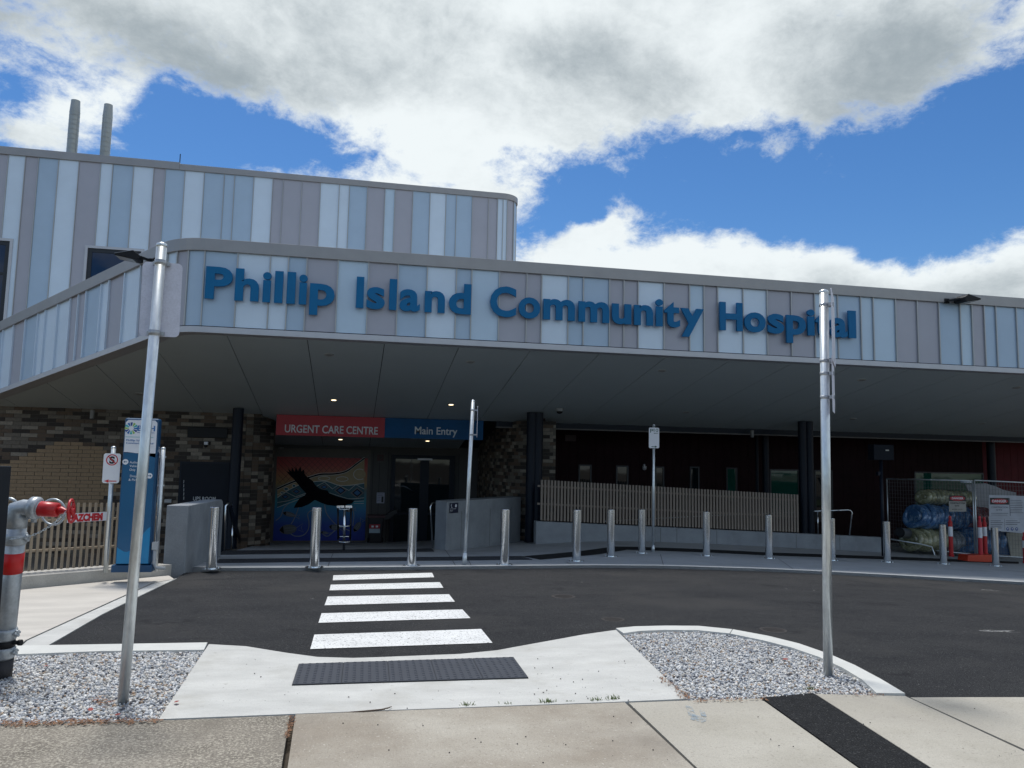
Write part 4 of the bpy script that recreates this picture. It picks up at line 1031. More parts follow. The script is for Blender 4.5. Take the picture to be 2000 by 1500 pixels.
# =================================================================== LIGHTS AND FITTINGS ON THE CANOPY
LAMPW = mat('downlight_trim', (.45, .45, .43), .4)
LAMPON = mat('downlight_glow', (.8, .7, .5), .4, emit=(1, .78, .48), es=1.7); LAMPOFF = mat('downlight_lens', (.32, .32, .31), .3)
def on_soffit(u, v):
    d = ray(u, v); t = (ZF+.045+SL*15-EZ)/(d.z+SL*d.y); return d*t+Vector((0, 0, EZ))
DLS = [(652, 781, 1, 'lit downlight in the soffit above the URGENT CARE CENTRE lettering'), (881, 790, 1, 'lit downlight in the soffit above the Main Entry lettering'),
       (665, 858, 1, 'lit downlight in the recess ceiling in front of the mural'), (835, 861, 1, 'lit downlight in the recess ceiling in front of the glass doors'),
       (643, 693, 0, 'unlit downlight nearest the fascia below the word Phillip'), (919, 707, 0, 'unlit downlight nearest the fascia below the word Island'),
       (1293, 724, 0, 'unlit downlight below the end of the word Community'), (1683, 742, 0, 'unlit downlight nearest the fascia right of the tall right pole'),
       (1986, 757, 0, 'unlit downlight at the far right edge near the fascia'), (1340, 805, 0, 'unlit downlight in mid soffit right of the dome camera'),
       (1666, 818, 0, 'unlit downlight in mid soffit right of the tall right pole'), (1918, 827, 0, 'unlit downlight in mid soffit at the far right'),
       (272, 769, 0, 'unlit downlight in the left wing soffit beside the tall left pole'), (154, 805, 0, 'unlit downlight over the left end of the brick wall'),
       (660, 819.5, 0, 'unlit downlight right above the red sign panel'), (858, 825, 0, 'unlit downlight right above the blue sign panel'),
       (1134, 833, 0, 'unlit downlight at the soffit edge right of the paired left columns'), (1432, 842.5, 0, 'unlit downlight at the soffit edge between the two pairs of columns'),
       (1674, 851, 0, 'unlit downlight at the soffit edge behind the tall right pole'), (1897, 857.5, 0, 'unlit downlight at the soffit edge above the construction fence')]
nsoff = Vector((0, -SL, -1)).normalized()
for u, v, on, lab in DLS:
    p = on_soffit(u, v); t = thing('downlight', lab, 'downlight', p, 'round downlights in the canopy soffit')
    r = .095; ax = Vector((1, 0, 0)); ay = nsoff.cross(ax).normalized()
    def rg(rr, dz, n=20): return [p+(ax*math.cos(2*math.pi*k/n)+ay*math.sin(2*math.pi*k/n))*rr+nsoff*dz for k in range(n)]
    n = 20; mb = MB()
    A_, B2, C_ = rg(r, .0, n), rg(r, .012, n), rg(r*.72, .012, n)
    mb.add(A_+B2+C_, [(k, (k+1) % n, n+(k+1) % n, n+k) for k in range(n)]+[(n+k, n+(k+1) % n, 2*n+(k+1) % n, 2*n+k) for k in range(n)])
    mb.build('trim_ring', LAMPW, t)
    MB().add(rg(r*.70, .006, n), [list(range(n))]).build('lens', LAMPON if on else LAMPOFF, t)
p = on_soffit(1093, 798)
t = thing('dome_camera', 'dark security dome camera with pale base hanging from the canopy soffit', 'camera', p)
MB().lathe(p, [(0, .11), (-.05, .11), (-.075, .10)], 24).build('base', mat('camera_base', (.30, .31, .31), .5), t)
MB().lathe(p, [(-.075, .085), (-.10, .082), (-.125, .06), (-.14, .02), (-.142, .001)], 24).build('dome', BLACK, t)
# conduit stub under the soffit edge
for (u, v, lab, nm) in [(180, 809, 'grey sensor stub under the soffit above the brick wall', 's'), (1469, 847, 'grey sensor stub under the soffit edge near the inner column', 's')]:
    q = PY(u, v, 21.3); tag(MB().lathe((q.x, 21.3, q.z-.04), [(-.07, .001), (-.07, .05), (.14, .055), (.14, .001)], 16).build('sensor_stub', mat('sensor_grey', (.22, .22, .21), .5)), lab, 'sensor')
def floodlight(p, xd, label):
    """flat wedge luminaire on a short arm; xd = +1/-1 side it reaches to"""
    t = thing('floodlight', label, 'floodlight', p)
    p = Vector(p); o = Vector((0, -1, 0))
    MB().box((p.x-.06, p.y, p.z-.05), (p.x+.06, p.y+.03, p.z+.06)).build('wall_plate', BLACK, t)
    MB().bar(p+Vector((0, -.02, 0)), p+Vector((xd*.16, -.22, .02)), .05, .04).build('arm', BLACK, t)
    a = p+Vector((xd*.14, -.20, .0))
    prof = [(0, .03), (.10, .10), (.42, .02), (.42, -.005), (.05, -.07), (0, -.05)]
    b = MB().prism([(a.x+xd*x, a.y-.17, a.z+z) for x, z in prof], (0, .34, 0)).build('housing', BLACK, t); bevel(b, .008)
    MB().prism([(a.x+xd*x, a.y-.15, a.z+z) for x, z in [(.10, -.064), (.40, -.014), (.40, -.018), (.10, -.069)]], (0, .30, 0)).build('lens', mat('flood_lens', (.35, .36, .36), .25), t)
    MB().prism([(a.x+xd*x, a.y-.172, a.z+z) for x, z in [(.10, .102), (.42, .022), (.42, .028), (.10, .108)]], (0, .344, 0)).build('top_plate', mat('flood_top', (.35, .36, .38), .4, .5), t)
s_ = s_at(296); pp, nn = pos(s_); zz = PY(296, 512, pp.y).z
floodlight((pp.x-.02, pp.y-.06, zz), -1, 'black floodlight on the left canopy corner beside the tall left pole')
q = PY(1850, 588, 14.93); floodlight((q.x, 14.93, q.z), 1, 'floodlight on the right part of the canopy fascia under the cap')
q = PY(1050, 890, 0.1) if False else None
# flues
FL = mat('flue_metal', (.36, .38, .37), .4, .6, .08)
def flue(u, vt, vb, Y, r, label):
    a = PY(u-4 if False else u, vt, Y); bz = UT-.3
    t = thing('flue', label, 'flue', (a.x, Y, bz)); H = a.z-bz
    prof = [(0, r)]; z = .35
    while z < H-.45: prof += [(z, r), (z+.02, r*1.035), (z+.04, r)]; z += .17
    prof += [(H-.45, r), (H-.42, r*1.03), (H-.40, r), (H-.1, r*.88), (H, r*.86)]
    MB().lathe((a.x, Y, bz), prof, 26).build('duct', FL, t)
    MB().lathe((a.x, Y, bz), [(.30, r*1.04), (.30, r*1.3), (.325, r*1.3), (.325, r*1.04)], 20).build('guy_ring', DARK, t)
    MB().lathe((a.x, Y, bz), [(H+.001, r*.80), (H-.02, .001)], 20).build('opening', BLACK, t)
flue(148, 197, 302, 28, .165, 'left ribbed metal flue rising above the upper roof edge')
flue(212, 205, 306, 28, .158, 'right ribbed metal flue rising above the upper roof edge')

# =================================================================== LOW WALLS, FENCES, RAILS
# left retaining wall beside the steps
w0 = G(322, 1112); w1 = G(360, 1118.5)
zt0 = PY(340, 987, w1.y).z
far = PY(437, 975, 15.6)
dirw = Vector((far.x-w1.x, far.y-w1.y, 0)); thk = (w1-w0); thk = Vector((PY(318, 1110, w1.y).x-w1.x, 0, 0))
mb = MB(); zb = -.9
prof = []
top0, top1 = zt0, far.z
pts_b = [(w1.x, w1.y), (far.x, far.y)]
sidep = []
for s_, z in [(0, zb), (0, zt0), (.93, zt0+(far.z-zt0)*.93), (.97, far.z-.03), (.99, far.z-.10), (1, far.z-.25), (1, -1.2)]:
    sidep.append((w1.x+dirw.x*s_, w1.y+dirw.y*s_, z))
lw = mb.prism(sidep, (thk.x, 0, 0)).build('concrete_wall', CONC); tag(lw, 'low concrete wall left of the entrance with a rounded far corner', 'low wall'); bevel(lw, .012)
# right diagonal wall
e0_ = G(848, 1075.5); e1_ = G(870, 1077); 
zt_w = PY(858, 978.5, (e0_.y+e1_.y)/2).z
e2_ = Vector((4.62, 20.95, 0)); zt2 = PY(1015, 970.5, e2_.y).z
nrm = (Vector((e0_.x, e0_.y, 0))-Vector((e1_.x, e1_.y, 0)))
quad = [(e1_.x, e1_.y), (e2_.x, e2_.y), (e2_.x+nrm.x, e2_.y+nrm.y), (e0_.x, e0_.y)]
mb = MB(); bz = [zt_w, zt2, zt2, zt_w]
mb.add([(x, y, -1.5) for x, y in quad]+[(x, y, z) for (x, y), z in zip(quad, bz)], [(0, 3, 2, 1), (4, 5, 6, 7), (0, 1, 5, 4), (1, 2, 6, 5), (2, 3, 7, 6), (3, 0, 4, 7)])
rw = mb.build('concrete_wall', CONC); tag(rw, 'diagonal concrete wall with a small navy access sign at its near end', 'low wall'); bevel(rw, .012)
dw = Vector((e2_.x-e1_.x, e2_.y-e1_.y, 0)); 
for s_ in (.18, .55, .85):
    q = Vector((e1_.x, e1_.y, 0))+dw*s_; nn = Vector((dw.y, -dw.x, 0)).normalized()
    MB().bar((q.x+nn.x*.001, q.y+nn.y*.001, -1.4), (q.x+nn.x*.001, q.y+nn.y*.001, zt_w-.25), .008, .004, nn).build('form_joint', JL, rw)
# access plate on the wall
aw = PY(874, 990, 18.45)
def onwall(s_, z): q = Vector((e1_.x, e1_.y, z))+dw*s_+Vector((dw.y, -dw.x, 0)).normalized()*.012; return q
ap = thing('access_sign', 'small navy access path sign at the near end of the diagonal wall', 'sign', onwall(.07, zt_w-.3))
zz0 = PY(875, 1003, e1_.y).z; zz1 = PY(875, 983, e1_.y).z
MB().prism([onwall(.03, zz0), onwall(.13, zz0), onwall(.13, zz1), onwall(.03, zz1)], tuple(Vector((dw.y, -dw.x, 0)).normalized()*.006)).build('plate', mat('plate_navy', (.008, .012, .04), .4), ap)
pc = onwall(.10, zz1-.07)+Vector((dw.y, -dw.x, 0)).normalized()*.009
MB().add([pc+dw.normalized()*.04*math.cos(k*math.pi/8)+Vector((0, 0, .04*math.sin(k*math.pi/8))) for k in range(16)], [list(range(16))]).build('symbol', WHITE, ap)
xdw = dw.normalized(); q = onwall(.035, zz0+.09)+Vector((dw.y, -dw.x, 0)).normalized()*.009
put_text('Accessible', q.x, q.x+.24, q.z, q.y, WHITE, ap, h=.028, depth=.001, xdir=tuple(xdw)); put_text('Path', q.x, q.x+.10, q.z-.045, q.y, WHITE, ap, h=.028, depth=.001, xdir=tuple(xdw))
q = onwall(.045, zz1-.10)+Vector((dw.y, -dw.x, 0)).normalized()*.009
MB().lathe(q+Vector((0, 0, .07)), [(-.012, .001), (0, .012), (.012, .001)], 10).tube([q+Vector((0, 0, .055)), q, q+xdw*.05], .008, 6).build('figure', WHITE, ap)
# plinth wall
PWY = 19.55
def gtop(u, v): return PY(u, v, PWY)
pa, pb, pc_ = gtop(1018, 1018), gtop(1722, 1050), None
mb = MB(); xa = 4.72; xb = PY(1728, 1060, PWY).x
za = pa.z; zb_2 = gtop(1715, 1050).z
mb.add([(xa, PWY, -1.9), (xb, PWY, -1.9), (xb, PWY+.25, -1.9), (xa, PWY+.25, -1.9), (xa, PWY, za), (xb, PWY, zb_2), (xb, PWY+.25, zb_2), (xa, PWY+.25, za)], [(0, 3, 2, 1), (4, 5, 6, 7), (0, 1, 5, 4), (1, 2, 6, 5), (2, 3, 7, 6), (3, 0, 4, 7)])
pw = mb.build('concrete_wall', CONC); tag(pw, 'long low concrete plinth wall under the right batten fence', 'low wall'); bevel(pw, .012)
def plz(x): return za+(zb_2-za)*(x-xa)/(xb-xa)
for uu in (1117, 1200, 1290, 1322, 1400, 1555, 1640):
    x = PY(uu, 1050, PWY).x; MB().box((x-.005, PWY-.003, -1.5), (x+.005, PWY, plz(x)-.02)).build('form_joint', JL, pw)
MB().prism([(xa, PWY+.25, -1.95), (xb, PWY+.25, -1.95), (xb, MWY, -1.95), (xa+.3, MWY, -1.95)], (0, 0, .55)).build('ramp_floor', CONC_T)['kind'] = 'structure'
# right batten fence
fy = PWY+.12
fx0, fx1 = PY(1057, 990, fy).x, PY(1556, 1000, fy).x
ztop = lambda x: PY(1057, 937, fy).z+(PY(1556, 966, fy).z-PY(1057, 937, fy).z)*(x-fx0)/(fx1-fx0)
fen = thing('batten_fence', 'long open timber batten fence standing on the low plinth wall right of the entry', 'fence', (fx0, fy, plz(fx0)))
nb = 82
bw = .052
bm0 = None
for i in range(nb+1):
    x = fx0+(fx1-fx0)*i/nb
    hgt = ztop(x)-(plz(x)+.03)
    o = MB().box((-bw/2, -.02, 0), (bw/2, .02, hgt)).build('batten', WOOD2, fen); o.matrix_parent_inverse = Matrix.Translation(-parent_loc(fen)); o.location = (x, fy-.03, plz(x)+.03)
for dz in (-.16, -.62):
    MB().bar((fx0-.1, fy+.005, ztop(fx0)+dz), (fx1+.05, fy+.005, ztop(fx1)+dz), .03, .05).build('rail', WOOD2, fen)
for i in range(0, 8):
    x = fx0+(fx1-fx0)*i/7; MB().box((x-.02, fy+.03, plz(x)), (x+.02, fy+.07, ztop(x)-.08)).build('post', DARK, fen)
# sloping handrail seen through and beyond the battens
hr = thing('handrail', 'thin steel handrail sloping up behind the right batten fence', 'handrail', (fx0, 21, -1))
h0, h1, h2 = PY(1180, 1018, 20.9), PY(1390, 1007, 20.9), PY(1562, 1000, 20.9)
MB().tube([h0, h1, h2], .018, 8).build('rail', STAIN, hr)
hr2 = thing('handrail', 'bent steel handrail end right of the tall right pole behind the plinth', 'handrail', (13, 19.7, -1))
a, b, c, d = PY(1590, 998.5, fy), PY(1656, 996, fy), PY(1664, 1001, fy), PY(1659, 1046, fy)
MB().tube([a, b, b+(c-b)*.6+Vector((0, 0, .03)), c, d], .02, 10).build('rail', STAIN, hr2)
a = PY(1597, 1000, fy); MB().tube([a, (a.x, fy, plz(a.x))], .016, 8).build('post', STAIN, hr2)
# entry handrails
hr3 = thing('handrail', 'curved steel handrail between the glass doors and the diagonal wall', 'handrail', G(845, 1073))
b0 = G(845, 1073); yb = b0.y
MB().tube([b0, PY(841, 990, yb), PY(843, 984, yb), PY(847, 981.5, yb+.2), PY(850, 982, yb+.8), PY(852, 984, yb+2.0)], .02, 10).build('rail', STAIN, hr3)
hr4 = thing('handrail', 'steel handrail with dark infill behind the left concrete wall', 'handrail', G(455, 1082))
b1 = G(439, 1080); yb = b1.y
MB().tube([b1, PY(441, 988, yb), PY(445, 983.5, yb), PY(452, 984, yb+.5), PY(459, 1020, yb+2.2), PY(473, 1055, yb+4)], .02, 10).build('rail', STAIN, hr4)
for (u, v0, v1, dy) in ((455, 1020, 1079, 1.6), (473, 1055, 1080, 4.0)):
    q = PY(u, v0, yb+dy); MB().tube([q, (q.x, q.y, g(q.x, q.y))], .018, 8).build('post', STAIN, hr4)
q0, q1 = PY(446, 990, yb+.1), PY(470, 1056, yb+3.8); 
MB().prism([q0, PY(452, 988, yb+.5), q1, (q1.x, q1.y, q1.z-.12), PY(452, 1020, yb+1.0)], (.015, 0, 0)).build('infill', DARK, hr4)

# left batten fence on the kerb wall
lf0, lf1 = G(-60, 1137, .15), G(316, 1109, .15)
fd = Vector((lf1.x-lf0.x, lf1.y-lf0.y, 0)); L0 = Vector((a0x.x, a0x.y, 0))+kn*.36; L1 = Vector((KE.x, KE.y, 0))+kn*.36
fl = thing('batten_fence', 'tan timber batten fence on a concrete kerb at the left behind the HAZCHEM sign', 'fence', (L1.x, L1.y, g(L1.x, L1.y)+.15))
fdir = (L1-L0).normalized(); fn = Vector((-fdir.y, fdir.x, 0))
def fence_u(u):
    lo, hi = 0, (L1-L0).length
    for _ in range(40):
        m = (lo+hi)/2; q = L0+fdir*m
        if proj((q.x, q.y, g(q.x, q.y)+.6))[0] < u: lo = m
        else: hi = m
    return m
s = fence_u(322); sstep = (fence_u(205)-fence_u(61))/12.0
ftop = None
q = L0+fdir*fence_u(200); tH = None
lo, hi = .3, 2.5
for _ in range(30):
    m = (lo+hi)/2
    if proj((q.x, q.y, g(q.x, q.y)+.15+m))[1] > 985: lo = m
    else: hi = m
FH = m
while s > 0:
    q = L0+fdir*s; z0 = g(q.x, q.y)+.17
    o = MB().bar((q.x, q.y, z0), (q.x, q.y, z0+FH), sstep*.36, .022, fn).build('batten', WOOD, fl)
    s -= sstep
eN = fence_u(326)
for hz in (FH-.22, FH*.30):
    p, q = L0, L0+fdir*eN
    MB().bar((p.x+fn.x*.035, p.y+fn.y*.035, g(p.x, p.y)+.17+hz), (q.x+fn.x*.035, q.y+fn.y*.035, g(q.x, q.y)+.17+hz), .05, .03, (0, 0, 1)).build('rail', WOOD, fl)
# HAZCHEM plate on the fence
hs0, hs1 = fence_u(134), fence_u(205)
q0 = L0+fdir*hs0-fn*.03; q1 = L0+fdir*hs1-fn*.03
def vz(q, v):
    lo, hi = -1, 3
    for _ in range(30):
        m = (lo+hi)/2
        if proj((q.x, q.y, m))[1] > v: lo = m
        else: hi = m
    return m
hz = thing('hazchem_sign', 'white plate with red HAZCHEM lettering fixed to the left batten fence', 'sign', (q0.x, q0.y, vz(q0, 1016)))
za_, zb_h = vz(q1, 1016.5), vz(q1, 999.5)
MB().prism([(q0.x, q0.y, za_), (q1.x, q1.y, za_), (q1.x, q1.y, zb_h), (q0.x, q0.y, zb_h)], tuple(-fn*.004)).build('plate', WHITE, hz)
qa = L0+fdir*fence_u(127.5)-fn*.037; qb = L0+fdir*fence_u(195)-fn*.037
ln = (qb-qa).length
me = text_mesh('HAZCHEM', .06, 1.0); co = np.empty(len(me.vertices)*3); me.vertices.foreach_get('co', co); co = co.reshape(-1, 3)
X = (co[:, 0]-co[:, 0].min())/(co[:, 0].max()-co[:, 0].min())*ln; Z = co[:, 1]/.73*(zb_h-za_)*.78
out = np.stack([qa.x+fdir.x*X-fn.x*co[:, 2]*.001, qa.y+fdir.y*X-fn.y*co[:, 2]*.001, za_+(zb_h-za_)*.12+Z], 1)
me.vertices.foreach_set('co', out.ravel()); me.materials.clear(); me.materials.append(REDT); me.update(); link('lettering', me, hz)
q0 = L0+fdir*fence_u(126)-fn*.03
MB().prism([(q0.x, q0.y, za_), ((L0+fdir*hs0-fn*.03).x, (L0+fdir*hs0-fn*.03).y, za_), ((L0+fdir*hs0-fn*.03).x, (L0+fdir*hs0-fn*.03).y, zb_h), (q0.x, q0.y, zb_h)], tuple(-fn*.004)).build('plate_end', WHITE, hz)

# =================================================================== PYLON SIGN
def z1(x, y, Y): return PY(x/3.75, 750+y/3.75, Y)
pyb = G(262, 1116, .15); YP = pyb.y+.02
pl = z1(870, 900, YP).x; 
x0p, x1p = z1(862, 900, YP).x-.0, z1(1136, 900, YP).x
x0p = PY(231.5, 990, YP).x; x1p = PY(300, 990, YP).x
zbp = g(pyb.x, pyb.y)+.15; ztp = PY(266, 816.5, YP).z
py = thing('pylon_sign', 'tall blue hospital direction pylon with a white logo panel behind the left pole', 'sign', ((x0p+x1p)/2, YP, zbp))
bd = MB().box((x0p, YP, zbp+.08), (x1p, YP+.17, ztp)).build('body', PYLD, py); bevel(bd, .03, 3)
MB().box((x0p-.03, YP-.03, zbp-.01), (x1p+.03, YP+.2, zbp+.08)).build('base', PYLD, py)
zw = z1(1000, 505, YP).z
MB().box((x0p+.02, YP-.006, zbp+.10), (x1p-.02, YP+.02, zw-.002)).build('blue_face', PYL, py)
mbp = MB(); pts = [(x0p+.02, ztp-.025)]
MB().prism([(x, YP-.006, z) for x, z in [(x0p+.02, zw+.01)]+[(x0p+.02+(x1p-x0p-.04)*k/10, zw+.012-.07*(k/10)**1.6) for k in range(1, 11)]+[(x1p-.02, ztp-.06), (x1p-.05, ztp-.028), (x0p+.05, ztp-.028), (x0p+.02, ztp-.06)]], (0, .004, 0)).build('white_face', WHITE, py)
# lighter wave panel low down
zc = z1(900, 1100, YP).z
MB().prism([(x, YP-.0085, z) for x, z in [(x0p+.02, zbp+.10)]+[(x1p-.02, zbp+.10)]+[(x1p-.02-(x1p-x0p-.04)*k/10, zc+.10*math.cos(k*.5)-.02*k) for k in range(0, 11)]], (0, .002, 0)).build('wave_panel', PYLC, py)
lcx, lcz = z1(963, 325, YP).x, z1(963, 325, YP).z
logo_cols = [mat('logo_blue', (.02, .15, .42), .5), mat('logo_teal', (.03, .42, .42), .5), mat('logo_green', (.30, .50, .12), .5), mat('logo_navy', (.02, .06, .25), .5)]
rr0, rr1 = .030, .083
for k in range(12):
    a = k*math.pi/6; q = [(lcx+r_*math.cos(a+dd), lcz+r_*math.sin(a+dd)) for r_, dd in ((rr0, -.2), (rr1, -.17), (rr1*.98, .20), (rr0*1.1, .1))]
    MB().prism([(x, YP-.0085, z) for x, z in q], (0, .002, 0)).build('logo_petal', logo_cols[k % 4], py)
def tz1(s_, x0_, y0_, x1_, m, hz_=None, **k):
    a = z1(x0_, y0_, YP-.008); b = z1(x1_, y0_, YP-.008); h = (z1(x0_, y0_-hz_, YP-.008).z-a.z) if hz_ else None
    put_text(s_, a.x, b.x, a.z, YP-.0085, m, py, h=h, depth=.0012, **k)
tz1('BCH', 1006, 342, 1135, logo_cols[0], 38, bold=.02)
tz1('Bass Coast Health', 1006, 358, 1130, logo_cols[0], 7)
MB().box((z1(920, 388, YP).x, YP-.0085, z1(920, 388, YP).z), (z1(1125, 388, YP).x, YP-.0065, z1(920, 386, YP).z+.001)).build('rule_line', logo_cols[1], py)
tz1('Phillip Island', 924, 418, 1062, logo_cols[0], 14); tz1('Community Hospital', 924, 438, 1122, logo_cols[0], 14)
tz1('Authorised', 950, 581, 1052, WHITE, 17); tz1('Vehicles', 949, 608, 1032, WHITE, 17); tz1('Only', 948, 636, 992, WHITE, 17)
tz1('Drop Off', 952, 682, 1036, WHITE, 17); tz1('& Pick Up', 942, 709, 1042, WHITE, 17)
for (x, y, dr) in [(920, 570, -1), (1096, 672, 1)]:
    c = z1(x, y, YP); rd = .037
    MB().prism([(c.x+rd*math.cos(k*math.pi/10), YP-.0085, c.z+rd*math.sin(k*math.pi/10)) for k in range(20)], (0, .002, 0)).build('arrow_disc', WHITE, py)
    MB().box((c.x-.022, YP-.0105, c.z-.004), (c.x+.022, YP-.0087, c.z+.004)).prism([(c.x+dr*.024, YP-.0105, c.z), (c.x+dr*.008, YP-.0105, c.z+.014), (c.x+dr*.008, YP-.0105, c.z-.014)], (0, .0018, 0)).build('arrow', PYL, py)
# conduit at its foot
cq = z1(1130, 1265, YP)
cdn = thing('conduit', 'small grey conduit elbow at the right foot of the blue pylon', 'conduit', (x1p+.05, YP, zbp))
MB().tube([(x1p+.045, YP+.03, zbp+.33), (x1p+.045, YP+.03, zbp+.10), (x1p+.07, YP+.03, zbp+.04), (x1p+.19, YP+.03, zbp+.03)], .022, 10).build('pipe', mat('conduit_grey', (.40, .42, .43), .5), cdn)
MB().box((x1p+.01, YP, zbp+.28), (x1p+.085, YP+.07, zbp+.38)).build('junction_box', MATS['conduit_grey'], cdn)

# =================================================================== POLES AND SIGNS
def pole(u, vb, ut, vt, r, label, base=None, name='sign_post', capr=1.06, lean=True, n=20, cuff=True):
    b = base or G(u, vb); 
    # top: keep plumb-ish, follow the photographed lean
    depth = (b-Vector((0, 0, EZ))).dot(fw)
    tp_ = PY(ut, vt, b.y)
    t = thing(name, label, 'sign post', b)
    d = (tp_-b)
    p0 = b-d.normalized()*.03
    MB().tube([p0, tp_], r, n).build('pole', GALV, t)
    dn = d.normalized()
    MB().tube([tp_-dn*.012, tp_-dn*.0, tp_+dn*.010, tp_+dn*.018], [r*capr, r*capr, r*.95, r*.45], n).build('cap', GALV, t)
    return t, b, tp_, dn
def rrect(cx, cz, w_, h_, rad, n=5):
    pts = []
    for (sx_, sz_, a0) in ((1, 1, 0), (-1, 1, 90), (-1, -1, 180), (1, -1, 270)):
        for k in range(n+1):
            a = R(a0+90*k/n); pts.append((cx+sx_*(w_/2-rad)+rad*math.cos(a), cz+sz_*(h_/2-rad)+rad*math.sin(a)))
    return pts
# tall left pole with the back of a sign
t, b, tp_, dn = pole(240, 1371, 316, 479, .0315, 'tall galvanised pole on the left gravel bed carrying the back of a sign')
def along(v, b=b, tp_=tp_):
    lo, hi = 0, 1
    for _ in range(30):
        m = (lo+hi)/2
        if proj(b+(tp_-b)*m)[1] > v: lo = m
        else: hi = m
    return b+(tp_-b)*m
sc0, sc1 = along(515), along(655)
cmid = (sc0+sc1)/2; cY = cmid.y+.047
cs = [PY(*p, cY) for p in ((279, 510), (357, 515), (349, 660), (271, 655))]
bx = (cs[1]-cs[0]).normalized(); bz_ = (cs[0]-cs[3]).normalized(); Wd = (cs[1]-cs[0]).length; Hd = (cs[0]-cs[3]).length; cc_ = sum(cs, Vector())/4
rp = rrect(0, 0, Wd, Hd, .03)
MB().prism([cc_+bx*x+bz_*z for x, z in rp], (0, .003, 0)).build('sign_plate', ALU, t)
for v in (513, 650):
    q = along(v); MB().tube([q-dn*.016, q+dn*.016], .0342, 20).build('clamp', mat('clamp_steel', (.42, .44, .46), .45, .6) if 'clamp_steel' not in MATS else MATS['clamp_steel'], t)
    MB().box((q.x-.05, q.y+.02, q.z-.012), (q.x+.05, q.y+.045, q.z+.012)).build('bracket', MATS['clamp_steel'], t)
# tall right pole with two signs seen edge-on
t, b, tp_, dn = pole(1617.5, 1318, 1609, 570, .033, 'tall galvanised pole on the right gravel island with two plates seen edge on')
def along2(v):
    lo, hi = 0, 1
    for _ in range(30):
        m = (lo+hi)/2
        if proj(b+(tp_-b)*m)[1] > v: lo = m
        else: hi = m
    return b+(tp_-b)*m
CL = MATS['clamp_steel']
vd = Vector((b.x, b.y, 0)).normalized(); sdv = Vector((vd.y, -vd.x, 0))
edge = (vd+sdv*.06).normalized()                # plates turned almost in line with the view
for (v0, v1, cut) in ((574, 712, False), (700, 806, True)):
    pA, pB = along2(v0), along2(v1); off = sdv*(.062 if not cut else .058)
    Hh = pA.z-pB.z; c = (pA+pB)/2+off
    wdt = .45 if not cut else .32
    rp = rrect(0, 0, wdt, Hh, .03)
    if cut: rp = [(-wdt/2, -Hh/2+.0), (.10, -Hh/2), (wdt/2, -Hh/2+.06), (wdt/2, Hh/2), (-wdt/2, Hh/2)]
    o = MB().prism([c+edge*x+Vector((0, 0, z)) for x, z in rp], tuple(sdv*.003)).build('sign_plate', ALU, t)
for v in (596, 705, 730, 776):
    q = along2(v); MB().tube([q-dn*.012, q+dn*.012], .0357, 20).build('clamp', CL, t)
    MB().bar(q+sdv*.03-vd*.03, q+sdv*.068-vd*.03, .02, .024).build('bracket', CL, t)
    MB().bar(q+sdv*.03+vd*.03, q+sdv*.068+vd*.03, .02, .024).build('bracket', CL, t)
# terrace pole, sign edge-on
bb = G(907, 1103, .034); t, b, tp_, dn = pole(907, 1103, 924, 783, .033, 'slim leaning pole on the terrace in front of the diagonal wall', base=bb)
vd = Vector((b.x, b.y, 0)).normalized(); sdv = Vector((vd.y, -vd.x, 0))
q0, q1 = tp_+(b-tp_)*.035, tp_+(b-tp_)*.225
MB().prism([(q0+q1)/2+sdv*.09+vd*x+Vector((0, 0, z)) for x, z in rrect(0, 0, .3, q0.z-q1.z, .03)], tuple(sdv*.004)).build('sign_plate', ALU, t)
for q in (q0+(q1-q0)*.12, q0+(q1-q0)*.92): MB().tube([q-dn*.014, q+dn*.014], .037, 14).bar(q, q+sdv*.09, .02, .02).build('bracket', CL, t)
MB().tube([b, b+dn*.2], .040, 16).build('sleeve', GALV, t)
# P10 parking sign
bb = G(1275.5, 1080, .034); bb.y = 16.8; bb = Vector((PY(1275.5, 1080, 16.4).x, 16.4, PY(1275.5, 1080, 16.4).z))
t, b, tp_, dn = pole(1275, 1080, 1277, 830, .030, 'slim pole on the terrace carrying the P10 parking sign', base=bb)
YS = b.y-.045
c0, c1 = PY(1267.5, 835, YS), PY(1287.5, 875.5, YS); cw, ch_ = c1.x-c0.x, c0.z-c1.z; cx, cz = (c0.x+c1.x)/2, (c0.z+c1.z)/2
MB().prism([(x, YS, z) for x, z in rrect(cx, cz, cw, ch_, .03)], (0, .004, 0)).build('sign_plate', WHITE, t)
MB().box((cx-.02, YS+.004, cz-.1), (cx+.02, YS+.03, cz+.1)).build('bracket', CL, t)
text_px('P', 1270, 845, 1276, YS-.002, GRNT, t, hpx=7.5, bold=.005, depth=.001); text_px('10', 1277, 843.5, 1285.5, YS-.002, GRNT, t, hpx=6.5, bold=.0, depth=.001)
text_px('MINUTE', 1277, 847, 1285.5, YS-.002, GRNT, t, hpx=1.7, bold=.02, depth=.001)
p = PY(1277, 872.5, YS-.002); MB().box((p.x-.055, YS-.003, p.z-.008), (p.x+.04, YS-.001, p.z+.008)).prism([(p.x+.08, YS-.003, p.z), (p.x+.03, YS-.003, p.z+.025), (p.x+.03, YS-.003, p.z-.025)], (0, .002, 0)).build('arrow', GRNT, t)
MB().tube([b, b+Vector((0, 0, .18))], .037, 16).build('sleeve', GALV, t)
